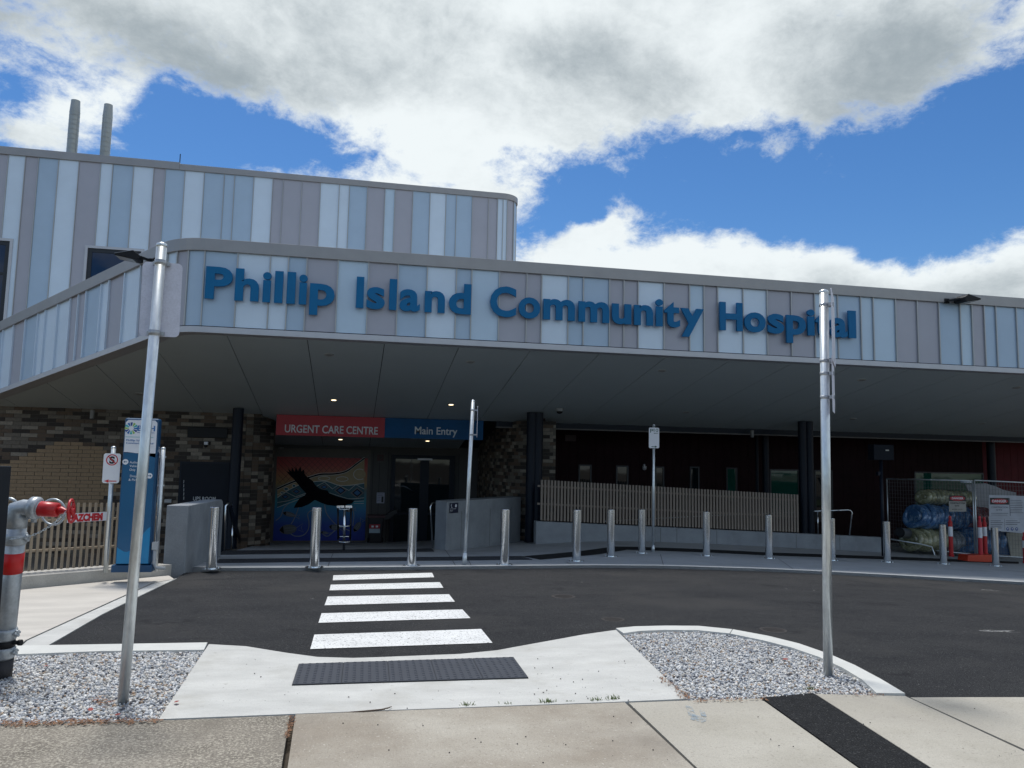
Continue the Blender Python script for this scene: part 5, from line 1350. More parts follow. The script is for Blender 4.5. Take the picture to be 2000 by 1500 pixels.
# no-stopping sign at the left
bp_ = Vector((PY(216, 980, YP+.1).x, YP+.1, g(-3.6, YP)+.15))
t, b, tp_, dn = pole(215, 1100, 222, 874, .030, 'slim pole left of the blue pylon with a crossed S no stopping sign', base=bp_)
YS = b.y-.05
c0, c1 = z1(757, 507, YS), z1(876, 727, YS); cw, ch_ = c1.x-c0.x, c0.z-c1.z; cx, cz = (c0.x+c1.x)/2, (c0.z+c1.z)/2
MB().prism([(x, YS, z) for x, z in rrect(cx, cz, cw*.93, ch_, .03)], (0, .004, 0)).build('sign_plate', WHITE, t)
c = z1(821, 556, YS)
mbr = MB(); n = 32; ro_, ri_ = .075, .062
vs_ = [(c.x+r_*math.cos(2*math.pi*k/n), YS-.002, c.z+r_*math.sin(2*math.pi*k/n)) for r_ in (ro_, ri_) for k in range(n)]
mbr.add(vs_, [(k, (k+1) % n, n+(k+1) % n, n+k) for k in range(n)]).build('red_ring', REDT, t)
put_text('S', c.x-.034, c.x+.034, c.z-.045, YS-.0015, BLKT, t, h=.088, bold=.05, depth=.0008)
MB().bar((c.x-.048, YS-.003, c.z+.048), (c.x+.048, YS-.003, c.z-.048), .002, .012).build('slash', REDT, t)
c = z1(812, 711, YS); MB().box((c.x-.03, YS-.003, c.z-.006), (c.x+.07, YS-.001, c.z+.006)).prism([(c.x-.085, YS-.003, c.z), (c.x-.03, YS-.003, c.z+.022), (c.x-.03, YS-.003, c.z-.022)], (0, .002, 0)).build('arrow', REDT, t)
# pole right of the pylon with an edge-on plate
bp_ = Vector((PY(312, 980, YP+.2).x, YP+.2, g(-3, YP)+.15))
t, b, tp_, dn = pole(312, 1100, 319, 876, .030, 'slim pole right of the blue pylon with a narrow edge-on plate', base=bp_)
q0, q1 = tp_+(b-tp_)*.03, tp_+(b-tp_)*.38
vd = Vector((b.x, b.y, 0)).normalized(); sdv = Vector((vd.y, -vd.x, 0))
MB().prism([(q0+q1)/2-sdv*.045+vd*x+Vector((0, 0, z)) for x, z in rrect(0, 0, .22, q0.z-q1.z, .03)], tuple(sdv*.003)).build('sign_plate', ALU, t)
for q in (q0+(q1-q0)*.12, q0+(q1-q0)*.8): MB().bar(q-sdv*.06, q+sdv*.045, .02, .02).build('bracket', CL, t)

# bollards ----------------------------------------------------------------------
BOLL = [(410, 1113, 'stainless bollard by the low concrete wall, leftmost of the row'), (613, 1110, 'stainless bollard between the wall and the zebra crossing'),
        (803.5, 1105, 'stainless bollard at the far end of the zebra crossing'), (985, 1103, 'stainless bollard right of the leaning slim pole, in front of the diagonal wall'),
        (1126, 1096, 'stainless bollard where the dark band starts to bend'), (1193, 1087, 'second stainless bollard left of the P10 pole'), (1253.5, 1080.5, 'stainless bollard immediately left of the P10 pole'),
        (1380, 1085.5, 'first stainless bollard right of the P10 pole'), (1502, 1090.5, 'stainless bollard in front of the right end of the batten fence'), (1625, 1094.5, 'stainless bollard half hidden by the tall right pole'),
        (1733, 1098, 'stainless bollard at the right end of the plinth wall'), (1843, 1101.5, 'stainless bollard in front of the wrapped hose coils'), (1945, 1105.5, 'rightmost stainless bollard, in front of the danger board')]
def make_bollard(loc, label):
    t = thing('bollard', label, 'bollard', loc, 'stainless steel bollards along the terrace')
    r = .0785
    MB().lathe(loc, [(.006, r), (.94, r), (.945, r-.004), (.945, .001)], 32).build('tube', STAIN, t)
    MB().lathe(loc, [(0, .145), (.008, .145), (.010, .14), (.010, r)], 28).build('base_flange', STAIN, t)
    for k in range(4):
        a = R(45+90*k); q = Vector(loc)+Vector((.118*math.cos(a), .118*math.sin(a), .01)); MB().lathe(q, [(0, .012), (.012, .012), (.012, .001)], 8).build('bolt', STAIN, t)
    MB().lathe(loc, [(.895, r+.0006), (.90, r+.0006)], 32).build('cap_seam', MATS['clamp_steel'], t)
    return t
first = None
for u, v, lab in BOLL:
    p = G(u, v, .034)
    if u < 700: p.y += .14; p.z = g(p.x, p.y)+.036
    if first is None: first = make_bollard(p, lab); fp = p.copy(); continue
    c = first.copy(); COL.objects.link(c); c.location = p; c['label'] = lab
    for chd in list(first.children):
        q = chd.copy(); COL.objects.link(q); q.parent = c; q.matrix_parent_inverse = chd.matrix_parent_inverse.copy()

# =================================================================== FIRE BOOSTER AT THE LEFT
fb_b = G(2, 1322)
dpt = (Vector(fb_b)-Vector((0, 0, EZ))).dot(fw)
def FP(u, v, dd=0): return PD(u, v, dpt+dd)
fbz = thing('fire_booster', 'galvanised fire booster riser with a red capped inlet, chain and red band', 'fire booster', FP(8, 1322))
GP2 = mat('galv_pipe', (.42, .46, .49), .42, .55, .18, 12, .1, 40, fine=.08, fs=60)
px = lambda v: FP(2+(1300-v)*.105, v)        # axis of the riser
k_ = dpt/1500
rp_ = 19.5*k_
MB().tube([px(1285), px(1015)], rp_, 24).build('riser', GP2, fbz)
MB().tube([px(1340), px(1285)], rp_*1.06, 24).build('buried_pipe', mat('pipe_black', (.02, .02, .024), .6), fbz)
MB().tube([px(1118), px(1078)], rp_*1.03, 24).build('red_band', mat('reflective_red', (.62, .012, .012), .4), fbz)
MB().tube([px(1263), px(1248)], rp_*1.04, 24).build('black_band', BLACK, fbz)
for (v0, v1) in ((1284, 1262), (1248, 1226), (1062, 1040)):
    m_ = px((v0+v1)/2)
    MB().tube([px(v0), px(v0-4), px(v1+4), px(v1)], [rp_*1.05, rp_*1.16, rp_*1.16, rp_*1.05], 24).build('coupling', GP2, fbz)
    e = m_+rt*rp_*1.25; MB().tube([e-fw*.03, e+fw*.03], .009, 8).tube([e-rt*.03-up*.012, e+rt*.014-up*.012], .011, 8).tube([e-rt*.03+up*.012, e+rt*.014+up*.012], .011, 8).build('coupling_bolt', GP2, fbz)
e = px(1255); MB().tube([e, e+rt*(rp_+.04)], .014, 10).tube([e+rt*(rp_+.035), e+rt*(rp_+.055)], .02, 10).build('drain_plug', BLACK, fbz)
# elbow and arm
arm = [px(1000), px(990)+up*.0, FP(30, 984), FP(45, 990), FP(60, 991), FP(78, 993)]
MB().tube([px(1030), px(1008), FP(36, 994), FP(46, 991), FP(62, 991.5), FP(80, 993)], [rp_, rp_*1.02, rp_*.95, rp_*.8, rp_*.75, rp_*.75], 24).build('elbow', GP2, fbz)
MB().tube([FP(59, 991.5), FP(62, 992), FP(74, 992.5), FP(77, 993)], [rp_*.85, rp_*1.12, rp_*1.12, rp_*.85], 24).build('coupling', GP2, fbz)
MB().tube([FP(66, 972.5), FP(67, 977)], .022, 10).tube([FP(66, 1012), FP(66, 1020)], .018, 10).build('coupling_bolt', GP2, fbz)
MB().tube([FP(77, 993.5), FP(80, 993.7), FP(112, 996), FP(114, 996)], [14*k_, 15*k_, 14*k_, 10*k_], 24).build('inlet_body', REDP, fbz)
MB().tube([FP(112, 996), FP(120, 997), FP(128, 998), FP(134, 998)], [6*k_, 8*k_, 4*k_, 4*k_], 16).build('valve_stem', REDP, fbz)
# hand wheel seen nearly edge-on
wc = FP(139, 998); wa = (rt*.96+fw*.28-up*.06).normalized(); w1v = up; w2v = wa.cross(w1v).normalized(); RW = 22*k_
ringp = [wc+(w1v*math.cos(2*math.pi*k/28)+w2v*math.sin(2*math.pi*k/28))*RW for k in range(29)]
MB().tube(ringp, 2.6*k_, 8, False).build('hand_wheel', REDP, fbz)
sp_ = MB()
for k in range(4):
    a = math.pi/4+k*math.pi/2; sp_.tube([wc, wc+(w1v*math.cos(a)+w2v*math.sin(a))*RW], 2*k_, 8)
sp_.tube([wc-wa*.02, wc+wa*.02], 5*k_, 12).build('wheel_spokes', REDP, fbz)
# second inlet ring behind
wc2 = FP(104, 1000, .25); MB().tube([wc2+(rt*math.cos(2*math.pi*k/28)*.085+up*math.sin(2*math.pi*k/28)*.09) for k in range(29)], .008, 8, False).build('rear_inlet_ring', GP2, fbz)
MB().tube([FP(18, 992, .25)+(rt*math.cos(2*math.pi*k/28)*.06+up*math.sin(2*math.pi*k/28)*.065) for k in range(29)], .012, 8, False).build('rear_inlet_ring', GP2, fbz)
# chain
def catm(pts, n):
    P = [pts[0]]+pts+[pts[-1]]; out = []
    for i in range(1, len(P)-2):
        for k in range(n):
            t = k/n; a, b, c, d = P[i-1:i+3]; out.append(.5*((2*b)+(-a+c)*t+(2*a-5*b+4*c-d)*t*t+(-a+3*b-3*c+d)*t*t*t))
    return out+[pts[-1]]
cp = catm([FP(10, 1052, -.02), FP(28, 1053, -.10), FP(55, 1048, -.10), FP(80, 1038, -.08), (FP(105, 1022, -.06)), FP(122, 1007, -.04), FP(133, 996, -.03)], 8)
cum = 0; links = 0; ch = MB(); step_ = .0165
pts = [cp[0]]; acc = 0
for i in range(len(cp)-1):
    seg = (cp[i+1]-cp[i]); l_ = seg.length; p = 0
    while acc+(l_-p) >= step_:
        p += step_-acc; acc = 0; pts.append(cp[i]+seg*(p/l_))
    acc += l_-p
for i in range(len(pts)-1):
    c = (pts[i]+pts[i+1])/2; dv = (pts[i+1]-pts[i]).normalized(); a = dv.cross(fw).normalized(); 
    if i % 2: a = dv.cross(a).normalized()
    lp = [c+dv*(.013*math.cos(2*math.pi*k/10))+a*(.006*math.sin(2*math.pi*k/10)) for k in range(11)]
    o = MB().tube(lp, .0021, 5, False).build('chain_link', GALV, fbz)
# dark steel post in front of it
pb = G(2, 1340); pd = (pb-Vector((0, 0, EZ))).dot(fw)-.25
def QP(u, v): return PD(u, v, pd)
pt = MB(); a0_, a1_, a2_, a3_ = QP(-40, 1360), QP(1, 1360), QP(22, 910), QP(-20, 909)
pst = pt.prism([QP(-90, 1400), QP(-16, 1400), QP(22, 910), QP(-44, 909)], tuple(ray(15, 1100)*.12)).build('steel_post', mat('post_charcoal', (.014, .018, .026), .45)); tag(pst, 'dark charcoal steel post cut by the left picture edge, beside the fire riser', 'post'); bevel(pst, .006)

# =================================================================== THINGS NEAR THE DOORS
# bin with its lid open
bb = G(734, 1065, .02); Yb = RY-.9
bx0, bx1 = PY(719, 1030, Yb).x, PY(749, 1030, Yb).x; zb_b = g(bx0, Yb); zt_b = PY(735, 1009, Yb).z
bn = thing('wheelie_bin', 'black wheelie bin with open maroon lid beside the glass doors', 'bin', ((bx0+bx1)/2, Yb, zb_b))
BING = mat('bin_plastic', (.012, .012, .014), .5)
mb = MB(); w_t, w_b = (bx1-bx0)/2, (bx1-bx0)/2*.8; cx = (bx0+bx1)/2
lo = [(cx-w_b, Yb-.2, zb_b+.04), (cx+w_b, Yb-.2, zb_b+.04), (cx+w_b, Yb+.2, zb_b+.04), (cx-w_b, Yb+.2, zb_b+.04)]
hi = [(cx-w_t, Yb-.25, zt_b), (cx+w_t, Yb-.25, zt_b), (cx+w_t, Yb+.27, zt_b), (cx-w_t, Yb+.27, zt_b)]
mb.add(lo+hi, [(0, 3, 2, 1), (4, 5, 6, 7), (0, 1, 5, 4), (1, 2, 6, 5), (2, 3, 7, 6), (3, 0, 4, 7)]); bevel(mb.build('body', BING, bn), .03, 2)
MB().box((cx-w_t-.03, Yb-.28, zt_b-.02), (cx+w_t+.03, Yb+.29, zt_b+.05)).build('rim', mat('bin_maroon', (.05, .010, .014), .5), bn)
MB().prism([(cx+w_t, Yb-.2, zt_b+.02), (cx+w_t+.26, Yb-.2, zt_b+.20), (cx+w_t+.42, Yb-.2, zt_b+.23), (cx+w_t+.38, Yb-.2, zt_b+.12), (cx+w_t+.12, Yb-.2, zt_b-.08), (cx+w_t, Yb-.2, zt_b-.08)], (0, .4, 0)).build('lid', BING, bn)
for sx_ in (-1, 1): MB().tube([(cx+sx_*w_b*1.02, Yb+.2, zb_b+.09), (cx+sx_*(w_b*1.02+.05), Yb+.2, zb_b+.09)], .09, 16).build('wheel', BLACK, bn)
a, b = PY(721.5, 1024, Yb-.26), PY(742, 1041, Yb-.26)
MB().box((a.x, Yb-.262, (a.z+b.z)/2), (b.x, Yb-.25, a.z)).build('red_label', REDS, bn); MB().box((a.x, Yb-.262, b.z), (b.x, Yb-.25, (a.z+b.z)/2-.003)).build('pale_label', mat('label_pale', (.35, .45, .50), .5), bn)
for k in (0.3, .7):
    q = a.x+(b.x-a.x)*k; MB().box((q-.035, Yb-.266, (a.z+b.z)/2+.04), (q+.035, Yb-.263, a.z-.04)).build('label_symbol', WHITE, bn)
# notice and red alarm plate on the wall
a, b = PY(736, 962, RY-.03), PY(750.5, 983, RY-.03)
nt_ = thing('notice', 'pale printed notice on the wall between mural and glass doors', 'notice', (a.x, RY-.03, b.z))
MB().box((a.x, RY-.02, b.z), (b.x, RY-.004, a.z)).build('paper', mat('paper_lilac', (.42, .43, .52), .6), nt_)
MB().box((a.x+(b.x-a.x)*.62, RY-.024, b.z+.03), (b.x-.03, RY-.0205, b.z+.22)).build('dark_picture', BLKT, nt_)
for k in range(5): MB().box((a.x+.02, RY-.024, a.z-.05-k*.055), (a.x+(b.x-a.x)*(.85 if k < 2 else .5), RY-.0205, a.z-.037-k*.055)).build('text_line', mat('text_grey', (.12, .12, .16), .6) if 'text_grey' not in MATS else MATS['text_grey'], nt_)
a, b = PY(737, 888, RY-.03), PY(749, 902, RY-.03)
rp2 = thing('alarm_plate', 'dull red square alarm plate high between mural and doors', 'sign', (a.x, RY-.03, b.z))
MB().box((a.x, RY-.03, b.z+.03), (b.x, RY-.004, a.z)).build('plate', mat('alarm_red', (.06, .012, .012), .5), rp2)
MB().box((a.x+.08, RY-.034, b.z+.10), (b.x-.06, RY-.031, a.z-.05)).build('symbol', BLKT, rp2); put_text('FIRE', a.x+.03, b.x-.02, b.z-.03, RY-.03, mat('dim_text', (.16, .15, .14), .6), rp2, h=.04, depth=.002)
# post with hoops in front of the mural
hb = G(671.5, 1076, .03); hb = Vector((PY(671.5, 1076, hb.y).x, hb.y, hb.z)); Yh = hb.y
hp = thing('hoop_stand', 'steel post stand with dark hoops in front of the mural', 'stand', hb)
MB().tube([hb, PY(673.5, 987, Yh)], .030, 16).build('post', STAIN, hp)
MB().bar(PY(658, 989.5, Yh), PY(687.5, 989.5, Yh), .05, .05).build('top_bar', STAIN, hp)
MB().tube([PY(660, 991, Yh), PY(660.5, 1053, Yh)], .022, 10).build('side_bar', BLACK, hp); MB().tube([PY(686, 991, Yh), PY(684, 1053, Yh)], .022, 10).build('side_bar', BLACK, hp)
for v in (992, 1025, 1056):
    MB().tube([PY(660, v-2, Yh), PY(664, v+2.5, Yh-.1), PY(673, v+3.5, Yh-.15), PY(682, v+2.5, Yh-.1), PY(685.5, v-3, Yh)], .014, 8).build('hoop', STAIN, hp)
MB().tube([PY(661, 1048, Yh), PY(684, 1048, Yh)], .014, 8).build('cross_bar', STAIN, hp)
MB().lathe(hb, [(0, .10), (.012, .10), (.012, .03)], 20).build('foot', STAIN, hp)
# small lamps/cameras on walls
q = PY(402.5, 868, WY-.1); cm_ = thing('wall_camera', 'small pale wall camera left of the round column above the navy door', 'camera', (q.x, WY-.05, q.z))
MB().box((q.x-.05, WY-.12, q.z-.01), (q.x+.04, WY-.012, q.z+.07)).build('mount', WHITE, cm_); MB().lathe((q.x, WY-.14, q.z-.01), [(0, .05), (-.05, .045), (-.075, .001)], 16).build('dome', BLACK, cm_)
q = PY(327, 979, WY-.1); tag(MB().box((q.x-.08, WY-.09, q.z-.04), (q.x+.09, WY-.012, q.z+.05)).build('wall_lamp', mat('lamp_grey', (.40, .42, .43), .4)), 'small grey box lamp low on the brick wall left of the navy door', 'lamp'); bevel(bpy.data.objects['wall_lamp'], .01)
q = PY(549, 877, 25.5); tag(MB().lathe((q.x, 25.4, q.z), [(0, .001), (0, .08), (.06, .09), (.06, .001)], 18).build('dome_sensor', mat('sensor_pale', (.25, .25, .25), .5)), 'pale dome sensor in the dark corner above the mural', 'sensor')
q = PY(1259, 914, MWY-.1); wcm = thing('wall_camera', 'small white camera on the maroon wall behind the P10 pole', 'camera', (q.x, MWY-.1, q.z))
MB().lathe((q.x, MWY-.09, q.z), [(.06, .001), (.06, .07), (0, .075), (-.06, .05), (-.08, .001)], 16).build('dome', mat('cam_white', (.5, .5, .52), .4), wcm)
MB().box((q.x-.02, MWY-.09, q.z+.05), (q.x+.02, MWY, q.z+.13)).build('bracket', MATS['cam_white'], wcm)
# faint rectangular plate on maroon wall
a, b = PY(1104, 849, MWY-.02), PY(1125, 862, MWY-.02); tag(MB().box((a.x, MWY-.03, b.z), (b.x, MWY-.004, a.z)).build('wall_plate_sign', mat('plate_brown', (.045, .025, .028), .6)), 'dull brown plate high on the dark maroon wall right of the paired columns', 'sign')
# lamp box on post at right
lb = PY(1722, 960, 18.2); lbz = g(lb.x, 18.2)
lbx = thing('box_light_post', 'dark square box on a thin post behind the plinth wall end', 'post', (lb.x, 18.2, lbz))
MB().tube([(lb.x, 18.2, lbz), (lb.x, 18.2, PY(1722, 898, 18.2).z)], .045, 14).build('post', DARK, lbx)
a, b = PY(1704, 868, 18.1), PY(1744, 899, 18.1)
bevel(MB().box((a.x, 18.05, b.z), (b.x, 18.3, a.z)).build('box', mat('box_navy', (.004, .008, .016), .6, spec=.2), lbx), .01)
q = PY(1733, 879.5, 18.04); MB().box((q.x-.05, 18.04, q.z-.015), (q.x+.05, 18.049, q.z+.015)).build('indicator', mat('indicator_pale', (.5, .5, .45), .5), lbx)
q = PY(1717, 925, 18.2); MB().box((q.x-.06, 18.15, q.z-.05), (q.x, 18.25, q.z+.05)).build('socket', DARK, lbx)

# =================================================================== CONSTRUCTION CORNER
CY = 18.6
MESHM = mat('fence_wire', (.16, .17, .18), .5, .5)
def mesh_panel(u0_, v0, u1_, v1, label, Y0, Y1, nx_=22, nz=16):
    a = PY(u0_, v0, Y0); b = PY(u1_, v1, Y1); za0, zb0_ = g(a.x, Y0)+.08, g(b.x, Y1)+.08
    t = thing('temporary_fence', label, 'temporary fence', (a.x, Y0, za0))
    A = Vector((a.x, Y0, 0)); B = Vector((b.x, Y1, 0))
    def P(s_, q_): return A*(1-s_)+B*s_+Vector((0, 0, (za0*(1-q_)+a.z*q_)*(1-s_)+(zb0_*(1-q_)+b.z*q_)*s_))
    fr = MB()
    for (s0, q0_, s1, q1_) in ((0, 0, 0, 1), (1, 0, 1, 1), (0, 1, 1, 1), (0, .04, 1, .04)): fr.tube([P(s0, q0_), P(s1, q1_)], .019, 8)
    fr.build('frame', GALV, t)
    wm = MB()
    for i in range(1, nx_): wm.bar(P(i/nx_, .04), P(i/nx_, 1), .005, .005, (0, 1, 0))
    for i in range(1, nz): wm.bar(P(0, .04+.96*i/nz), P(1, .04+.96*i/nz), .005, .005)
    o = wm.build('wire_mesh', MESHM, t); o['kind'] = 'stuff'
    return t
mesh_panel(1732, 935, 1899, 939, 'wire mesh construction fence panel left of the joined steel posts', 20.6, 18.6, 30, 18)
mesh_panel(1903, 938, 2075, 946, 'wire mesh construction fence panel at the right edge with a big danger board', 18.55, 18.3, 30, 18)
for u, lab in ((1775, 'x'),):
    pass
# coils wrapped in clear film
def wrapmat(name, c):
    m = mat(name, c, .2, 0, .3, 9, 1.0, 22, spec=.8, coat=.6, stain_glint=[(7, .50, .62, tuple(min(.6, x*1.6+.16) for x in c), .75), (18, .62, .68, (.55, .58, .60), .7)]); return m  # pale streaks and white flecks are the film's glints painted into the colour
BLW = wrapmat('wrap_blue', (.06, .16, .34)); YLW = wrapmat('wrap_yellow', (.28, .28, .16)); PKW = wrapmat('wrap_pink', (.24, .09, .10)); GYW = wrapmat('wrap_clear', (.26, .28, .29))
def coils(u0_, v0, u1_, v1, Y, m, label, rings=7, ang=0):
    a = PY(u0_, v0, Y); b = PY(u1_, v1, Y); cx, cz = (a.x+b.x)/2, (a.z+b.z)/2; hw, hh = (b.x-a.x)/2, (a.z-b.z)/2
    t = thing('wrapped_coils', label, 'hose coils', (cx, Y, b.z), 'coils wrapped in film behind the construction fence')
    for k in range(rings):
        x = cx-hw+2*hw*(k+.5)/rings; rr = hw/rings*1.25; jx = random.uniform(-.02, .02)
        pts = []
        for q in range(25):
            A_ = 2*math.pi*q/24; wob = 1+.05*math.sin(3*A_+k)+random.uniform(-.02, .02)
            pts.append((x+jx+math.cos(A_)*.05, Y+math.sin(A_)*(hh*1.1)*wob, cz+math.cos(A_)*(hh-rr)*wob))
        pts[-1] = pts[0]
        tl = random.uniform(-.35, .35); sh = random.uniform(.86, 1.08)
        pts = [(x+(p_[0]-x)*sh+(p_[2]-cz)*tl*.5, Y+(p_[1]-Y)*sh, cz+(p_[2]-cz)*sh) for p_ in pts]
        MB().tube(pts, rr, 8, False).build('coil', m, t)
    MB().tube([(cx-hw*.95, Y, cz), (cx+hw*.95, Y, cz)], [(hh-hw/rings)*.8]*2, 14).build('coil_core', m, t)
coils(1776, 1031, 1834, 1077, 19.6, YLW, 'yellowish film-wrapped coils at the bottom left of the stack', 7)
coils(1832, 1035, 1880, 1079, 19.7, GYW, 'clear film-wrapped coils at the bottom middle of the stack', 5)
coils(1782, 984, 1842, 1034, 19.6, BLW, 'deep blue film-wrapped coils at the middle left of the stack', 7)
coils(1842, 988, 1892, 1036, 19.8, BLW, 'deep blue film-wrapped coils in the centre of the stack', 6)
coils(1798, 955, 1858, 987, 19.7, YLW, 'yellowish film-wrapped coils topping the stack', 7)
coils(1856, 958, 1892, 990, 19.8, YLW, 'small yellowish film-wrapped coils at the top right of the stack', 5)
coils(1878, 1030, 1940, 1082, 19.4, BLW, 'blue film-wrapped coils at the bottom right of the stack', 6)
coils(1890, 990, 1925, 1032, 19.5, PKW, 'pinkish film-wrapped coils at the right of the stack', 5)
# bent grey sheets behind the board
a = PY(1885, 945, 20.3); gs = MB().prism([PY(1886, 946, 20.2), PY(1925, 944, 20.2), PY(1945, 950, 20.2), PY(1960, 957, 20.2), PY(1985, 962, 20.2), PY(1985, 1060, 20.2), PY(1930, 1060, 20.2), PY(1905, 990, 20.2)], (0, .04, 0)).build('insulation_sheet', mat('sheet_grey', (.28, .29, .31), .6)); tag(gs, 'crumpled grey sheet standing behind the danger board', 'sheet')
gs = MB().prism([PY(1966, 1040, 18.9), PY(1998, 1040, 18.9), PY(1999, 1088, 18.9), PY(1975, 1088, 18.9)], (0, .03, 0)).build('timber_board', mat('board_pale', (.33, .32, .27), .6)); tag(gs, 'pale board leaning below the danger board at the right edge', 'board')
gs = MB().prism([PY(1945, 1040, 18.95), PY(1972, 1038, 18.95), PY(1973, 1084, 18.95), PY(1947, 1083, 18.95)], (0, .03, 0)).build('blue_board', mat('board_blue', (.02, .06, .14), .5)); tag(gs, 'dark blue board leaning next to the pale one at the right edge', 'board')
# small danger sign
YD = 18.5
t = thing('danger_sign', 'small sign reading DANGER CONSTRUCTION SITE on the left mesh panel', 'sign', PY(1870, 999, YD))
def q5(x, y, Y): return PY(1600+x/3.75, 750+y/3.75, Y)
a, b = q5(948, 815, YD), q5(1078, 935, YD)
GREYS = mat('sign_grey', (.30, .30, .28), .5)
MB().box((a.x, YD, b.z), (b.x, YD+.006, a.z)).build('plate', GREYS, t); c = q5(948, 858, YD); MB().box((a.x, YD-.003, c.z), (b.x, YD-.0005, a.z)).build('black_band', BLKT, t)
cx = (a.x+b.x)/2; cz = (a.z+c.z)/2; MB().prism([(cx+(b.x-a.x)*.45*math.cos(k*math.pi/12), YD-.005, cz+(a.z-c.z)*.42*math.sin(k*math.pi/12)) for k in range(24)], (0, .0015, 0)).build('red_oval', REDS, t)
def q5t(s_, x0_, y0_, x1_, h_, m, par, Y, **k): 
    a_, b_ = q5(x0_, y0_, Y), q5(x1_, y0_, Y); put_text(s_, a_.x, b_.x, a_.z, Y, m, par, h=q5(x0_, y0_-h_, Y).z-a_.z, depth=.001, **k)
q5t('DANGER', 972, 843, 1056, 14, WHITE, t, YD-.0065, bold=.02); q5t('CONSTRUCTION', 958, 878, 1068, 12, BLKT, t, YD-.0015, bold=.02); q5t('SITE', 994, 897, 1026, 11, BLKT, t, YD-.0015, bold=.02); q5t('KEEP OUT', 975, 922, 1050, 8, BLKT, t, YD-.0015)
# big danger board
YD = 18.3
t = thing('danger_board', 'large white DANGER site notice board with icons on the right mesh panel', 'sign', q5(1370, 1080, YD))
P4 = [q5(1245, 812, YD), q5(1560, 822, YD), q5(1560, 1100, YD), q5(1245, 1070, YD)]
PALE = mat('board_white', (.42, .45, .50), .5)
MB().prism(P4, (0, .01, 0)).build('board', PALE, t)
LN = mat('board_text', (.06, .065, .08), .6)
a, b = q5(1249, 833, YD), q5(1391, 884, YD); MB().box((a.x, YD-.003, b.z), (b.x, YD-.0005, a.z)).build('black_band', BLKT, t)
cx, cz = (a.x+b.x)/2, (a.z+b.z)/2; MB().prism([(cx+(b.x-a.x)*.45*math.cos(k*math.pi/12), YD-.005, cz+(a.z-b.z)*.38*math.sin(k*math.pi/12)) for k in range(24)], (0, .0015, 0)).build('red_oval', REDS, t)
q5t('DANGER', 1268, 866, 1372, 18, WHITE, t, YD-.0065, bold=.02); q5t('CONSTRUCTION', 1262, 908, 1384, 11, LN, t, YD-.0015); q5t('SITE', 1296, 928, 1340, 11, LN, t, YD-.0015)
for (x0_, x1_, y0_, nln) in [(1258, 1385, 945, 2), (1400, 1500, 850, 8), (1255, 1350, 1000, 5), (1365, 1470, 1000, 3)]:
    for k in range(nln):
        c0, c1 = q5(x0_, y0_+k*13, YD), q5(x1_-random.randint(0, 20), y0_+k*13+4, YD); MB().box((c0.x, YD-.003, c1.z), (c1.x, YD-.0005, c0.z)).build('text_line', LN, t)
for (x0_, y0_, x1_, y1_) in [(1249, 972, 1395, 974), (1395, 835, 1397, 965), (1250, 986, 1500, 988), (1357, 988, 1359, 1070)]:
    c0, c1 = q5(x0_, y0_, YD), q5(x1_, y1_, YD); MB().box((c0.x, YD-.003, c1.z), (c1.x, YD-.0005, c0.z)).build('rule_line', LN, t)
ICB = mat('icon_blue', (.01, .05, .22), .5)
for x in (1380, 1413, 1446):
    c = q5(x, 1062, YD); MB().prism([(c.x+.045*math.cos(k*math.pi/8), YD-.003, c.z+.045*math.sin(k*math.pi/8)) for k in range(16)], (0, .002, 0)).build('icon_disc', ICB, t)
    MB().prism([(c.x-.02, YD-.005, c.z-.008), (c.x+.022, YD-.005, c.z-.008), (c.x+.015, YD-.005, c.z+.018), (c.x-.012, YD-.005, c.z+.02)], (0, .0015, 0)).build('icon_symbol', WHITE, t)
# red and white T-top posts
def ttop(u, vt, vb, Y, label, m=PINK):
    b = PY(u, vb, Y); b.z = min(b.z, b.z); tt = PY(u, vt, Y); H = tt.z-b.z; r = .055
    t = thing('traffic_post', label, 'traffic post', b, 'red and white plastic traffic posts')
    MB().lathe(b, [(.0, r*1.2), (.05, r*1.2), (.06, r), (H*.86, r*.95), (H*.88, r*.6), (H*.93, r*.55), (H*.95, r*.7), (H, r*.6), (H+.01, .001)], 20).build('body', m, t)
    MB().lathe(b, [(H*.50, r+.003), (H*.74, r*.97+.003)], 20).build('white_band', WHITE, t)
    return t
ttop(1858, 1008, 1087, 18.0, 'red and white traffic post standing alone in front of the blue coils', REDP)
ttop(1916, 1008, 1093, 17.9, 'brighter red and white traffic post, front one of the close pair')
ttop(1925, 1010, 1084, 18.2, 'darker red traffic post behind its twin beside the danger board', REDP)
ttop(2003, 1040, 1100, 18.0, 'traffic post cut by the right picture edge')
# orange block foot
a = PY(1875, 1096, 18.0); b = PY(1932, 1082, 18.0)
ob = MB().prism([(a.x, 17.75, a.z), (b.x, 17.75, a.z), (b.x-.05, 17.75, b.z), (a.x+.04, 17.75, b.z)], (0, .35, 0)).build('fence_foot', ORANGE); tag(ob, 'orange plastic fence foot under the joined mesh panels', 'fence foot'); bevel(ob, .015)
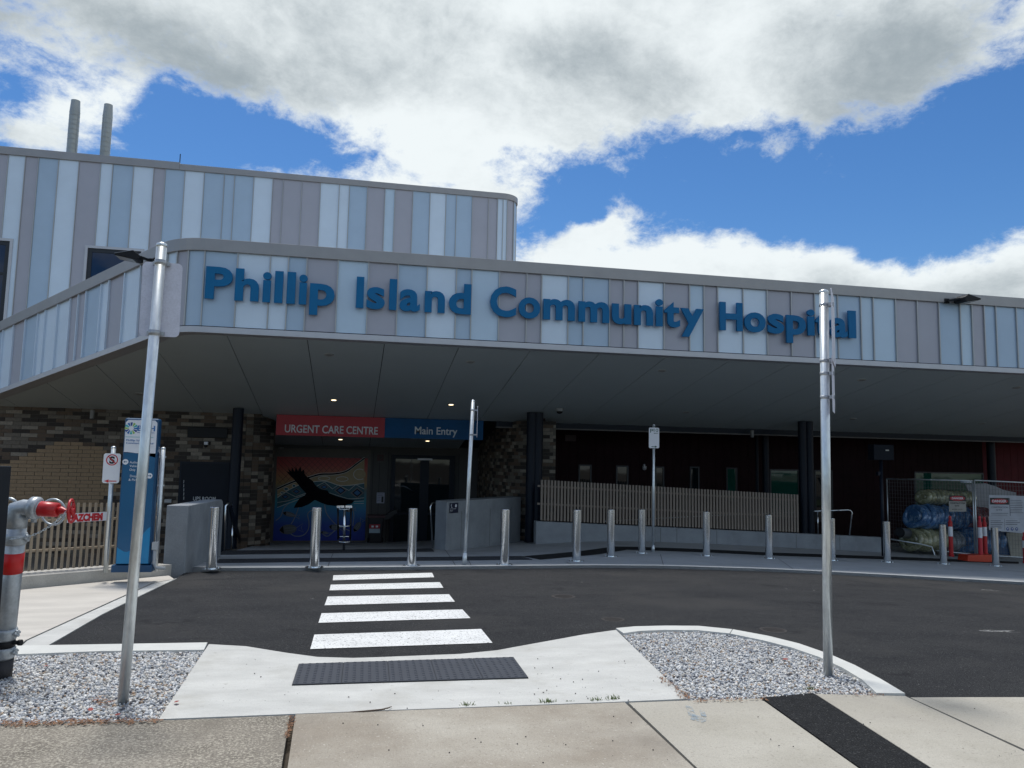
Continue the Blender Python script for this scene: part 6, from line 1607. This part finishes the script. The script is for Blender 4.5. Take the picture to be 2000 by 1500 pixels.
# lying pipe and bars left of the coils
t = thing('duct_pipe', 'dark round pipe lying left of the wrapped coils', 'pipe', PY(1768, 1052, 19.8))
p0, p1 = PY(1757, 1040, 19.3), PY(1800, 1046, 20.3)
MB().tube([p0, p1], .14, 20, False).build('tube', mat('pipe_grey', (.10, .11, .12), .4), t); MB().tube([p0, p1], .12, 20, True).build('bore', BLACK, t)
t = MB().tube([PY(1740, 1053, 19.2), PY(1800, 1063, 18.8), PY(1820, 1068, 18.8), PY(1826, 1085, 18.6)], .018, 8).build('steel_bar', GALV); tag(t, 'bent galvanised bar lying on the ground left of the coils', 'bar')
t = MB().lathe(PY(1886, 941, 19.3), [(-.03, .001), (-.03, .14), (0, .15), (.03, .1), (.035, .001)], 20).build('work_light', mat('lamp_white', (.7, .75, .8), .3)); tag(t, 'round bright fitting at the fence top above the coils', 'lamp')

# =================================================================== STREET SIDE BEHIND THE CAMERA (seen only in the glass)
def leaf_tree(x, y, h, cr, label):
    z = g(x, y)-.15; t = thing('street_tree', label, 'tree', (x, y, z), 'trees across the street')
    mb = MB(); mb.tube([(x, y, z-.2), (x+.1, y, z+h*.3), (x, y+.1, z+h*.6)], [h*.035, h*.026, h*.012], 10)
    for k in range(6):
        a = k*1.05; mb.tube([(x, y, z+h*(.3+.05*k)), (x+math.cos(a)*cr*.7, y+math.sin(a)*cr*.7, z+h*(.5+.06*k))], [h*.014, h*.004], 6)
    mb.build('trunk', mat('bark', (.10, .08, .06), .9) if 'bark' not in MATS else MATS['bark'], t)
    n = 1500; c = MB()
    for _ in range(n):
        d = Vector((random.gauss(0, 1), random.gauss(0, 1), random.gauss(0, 1))).normalized(); r = cr*random.uniform(.45, 1)*(1+.25*math.sin(3*d.x+2*d.z*3))
        p = Vector((x, y, z+h*.68))+Vector((d.x*r, d.y*r, d.z*r*h*.32/cr)); a = Vector((random.gauss(0, 1), random.gauss(0, 1), random.gauss(0, 1))).normalized(); b = a.orthogonal().normalized(); s_ = .17
        c.add([p-a*s_, p+b*s_*.6, p+a*s_, p-b*s_*.6], [(0, 1, 2, 3)])
    c.build('crown', mat('foliage', (.05, .075, .025), .7, 0, .35, 1) if 'foliage' not in MATS else MATS['foliage'], t)
TL = ['slender street tree left of the others opposite the hydrant side', 'spreading street tree opposite the blue pylon', 'smallest rounded street tree opposite the entrance doors',
      'broad street tree opposite the end of the lettering', 'street tree at the far right end of the street']
for i, (x, y, h, cr) in enumerate([(-17, -24, 4.6, 1.9), (-8, -25, 5.2, 2.3), (3, -24, 4.2, 1.8), (17, -25, 5.6, 2.6), (31, -24, 5.0, 2.2)]):
    leaf_tree(x, y, h, cr, TL[i])
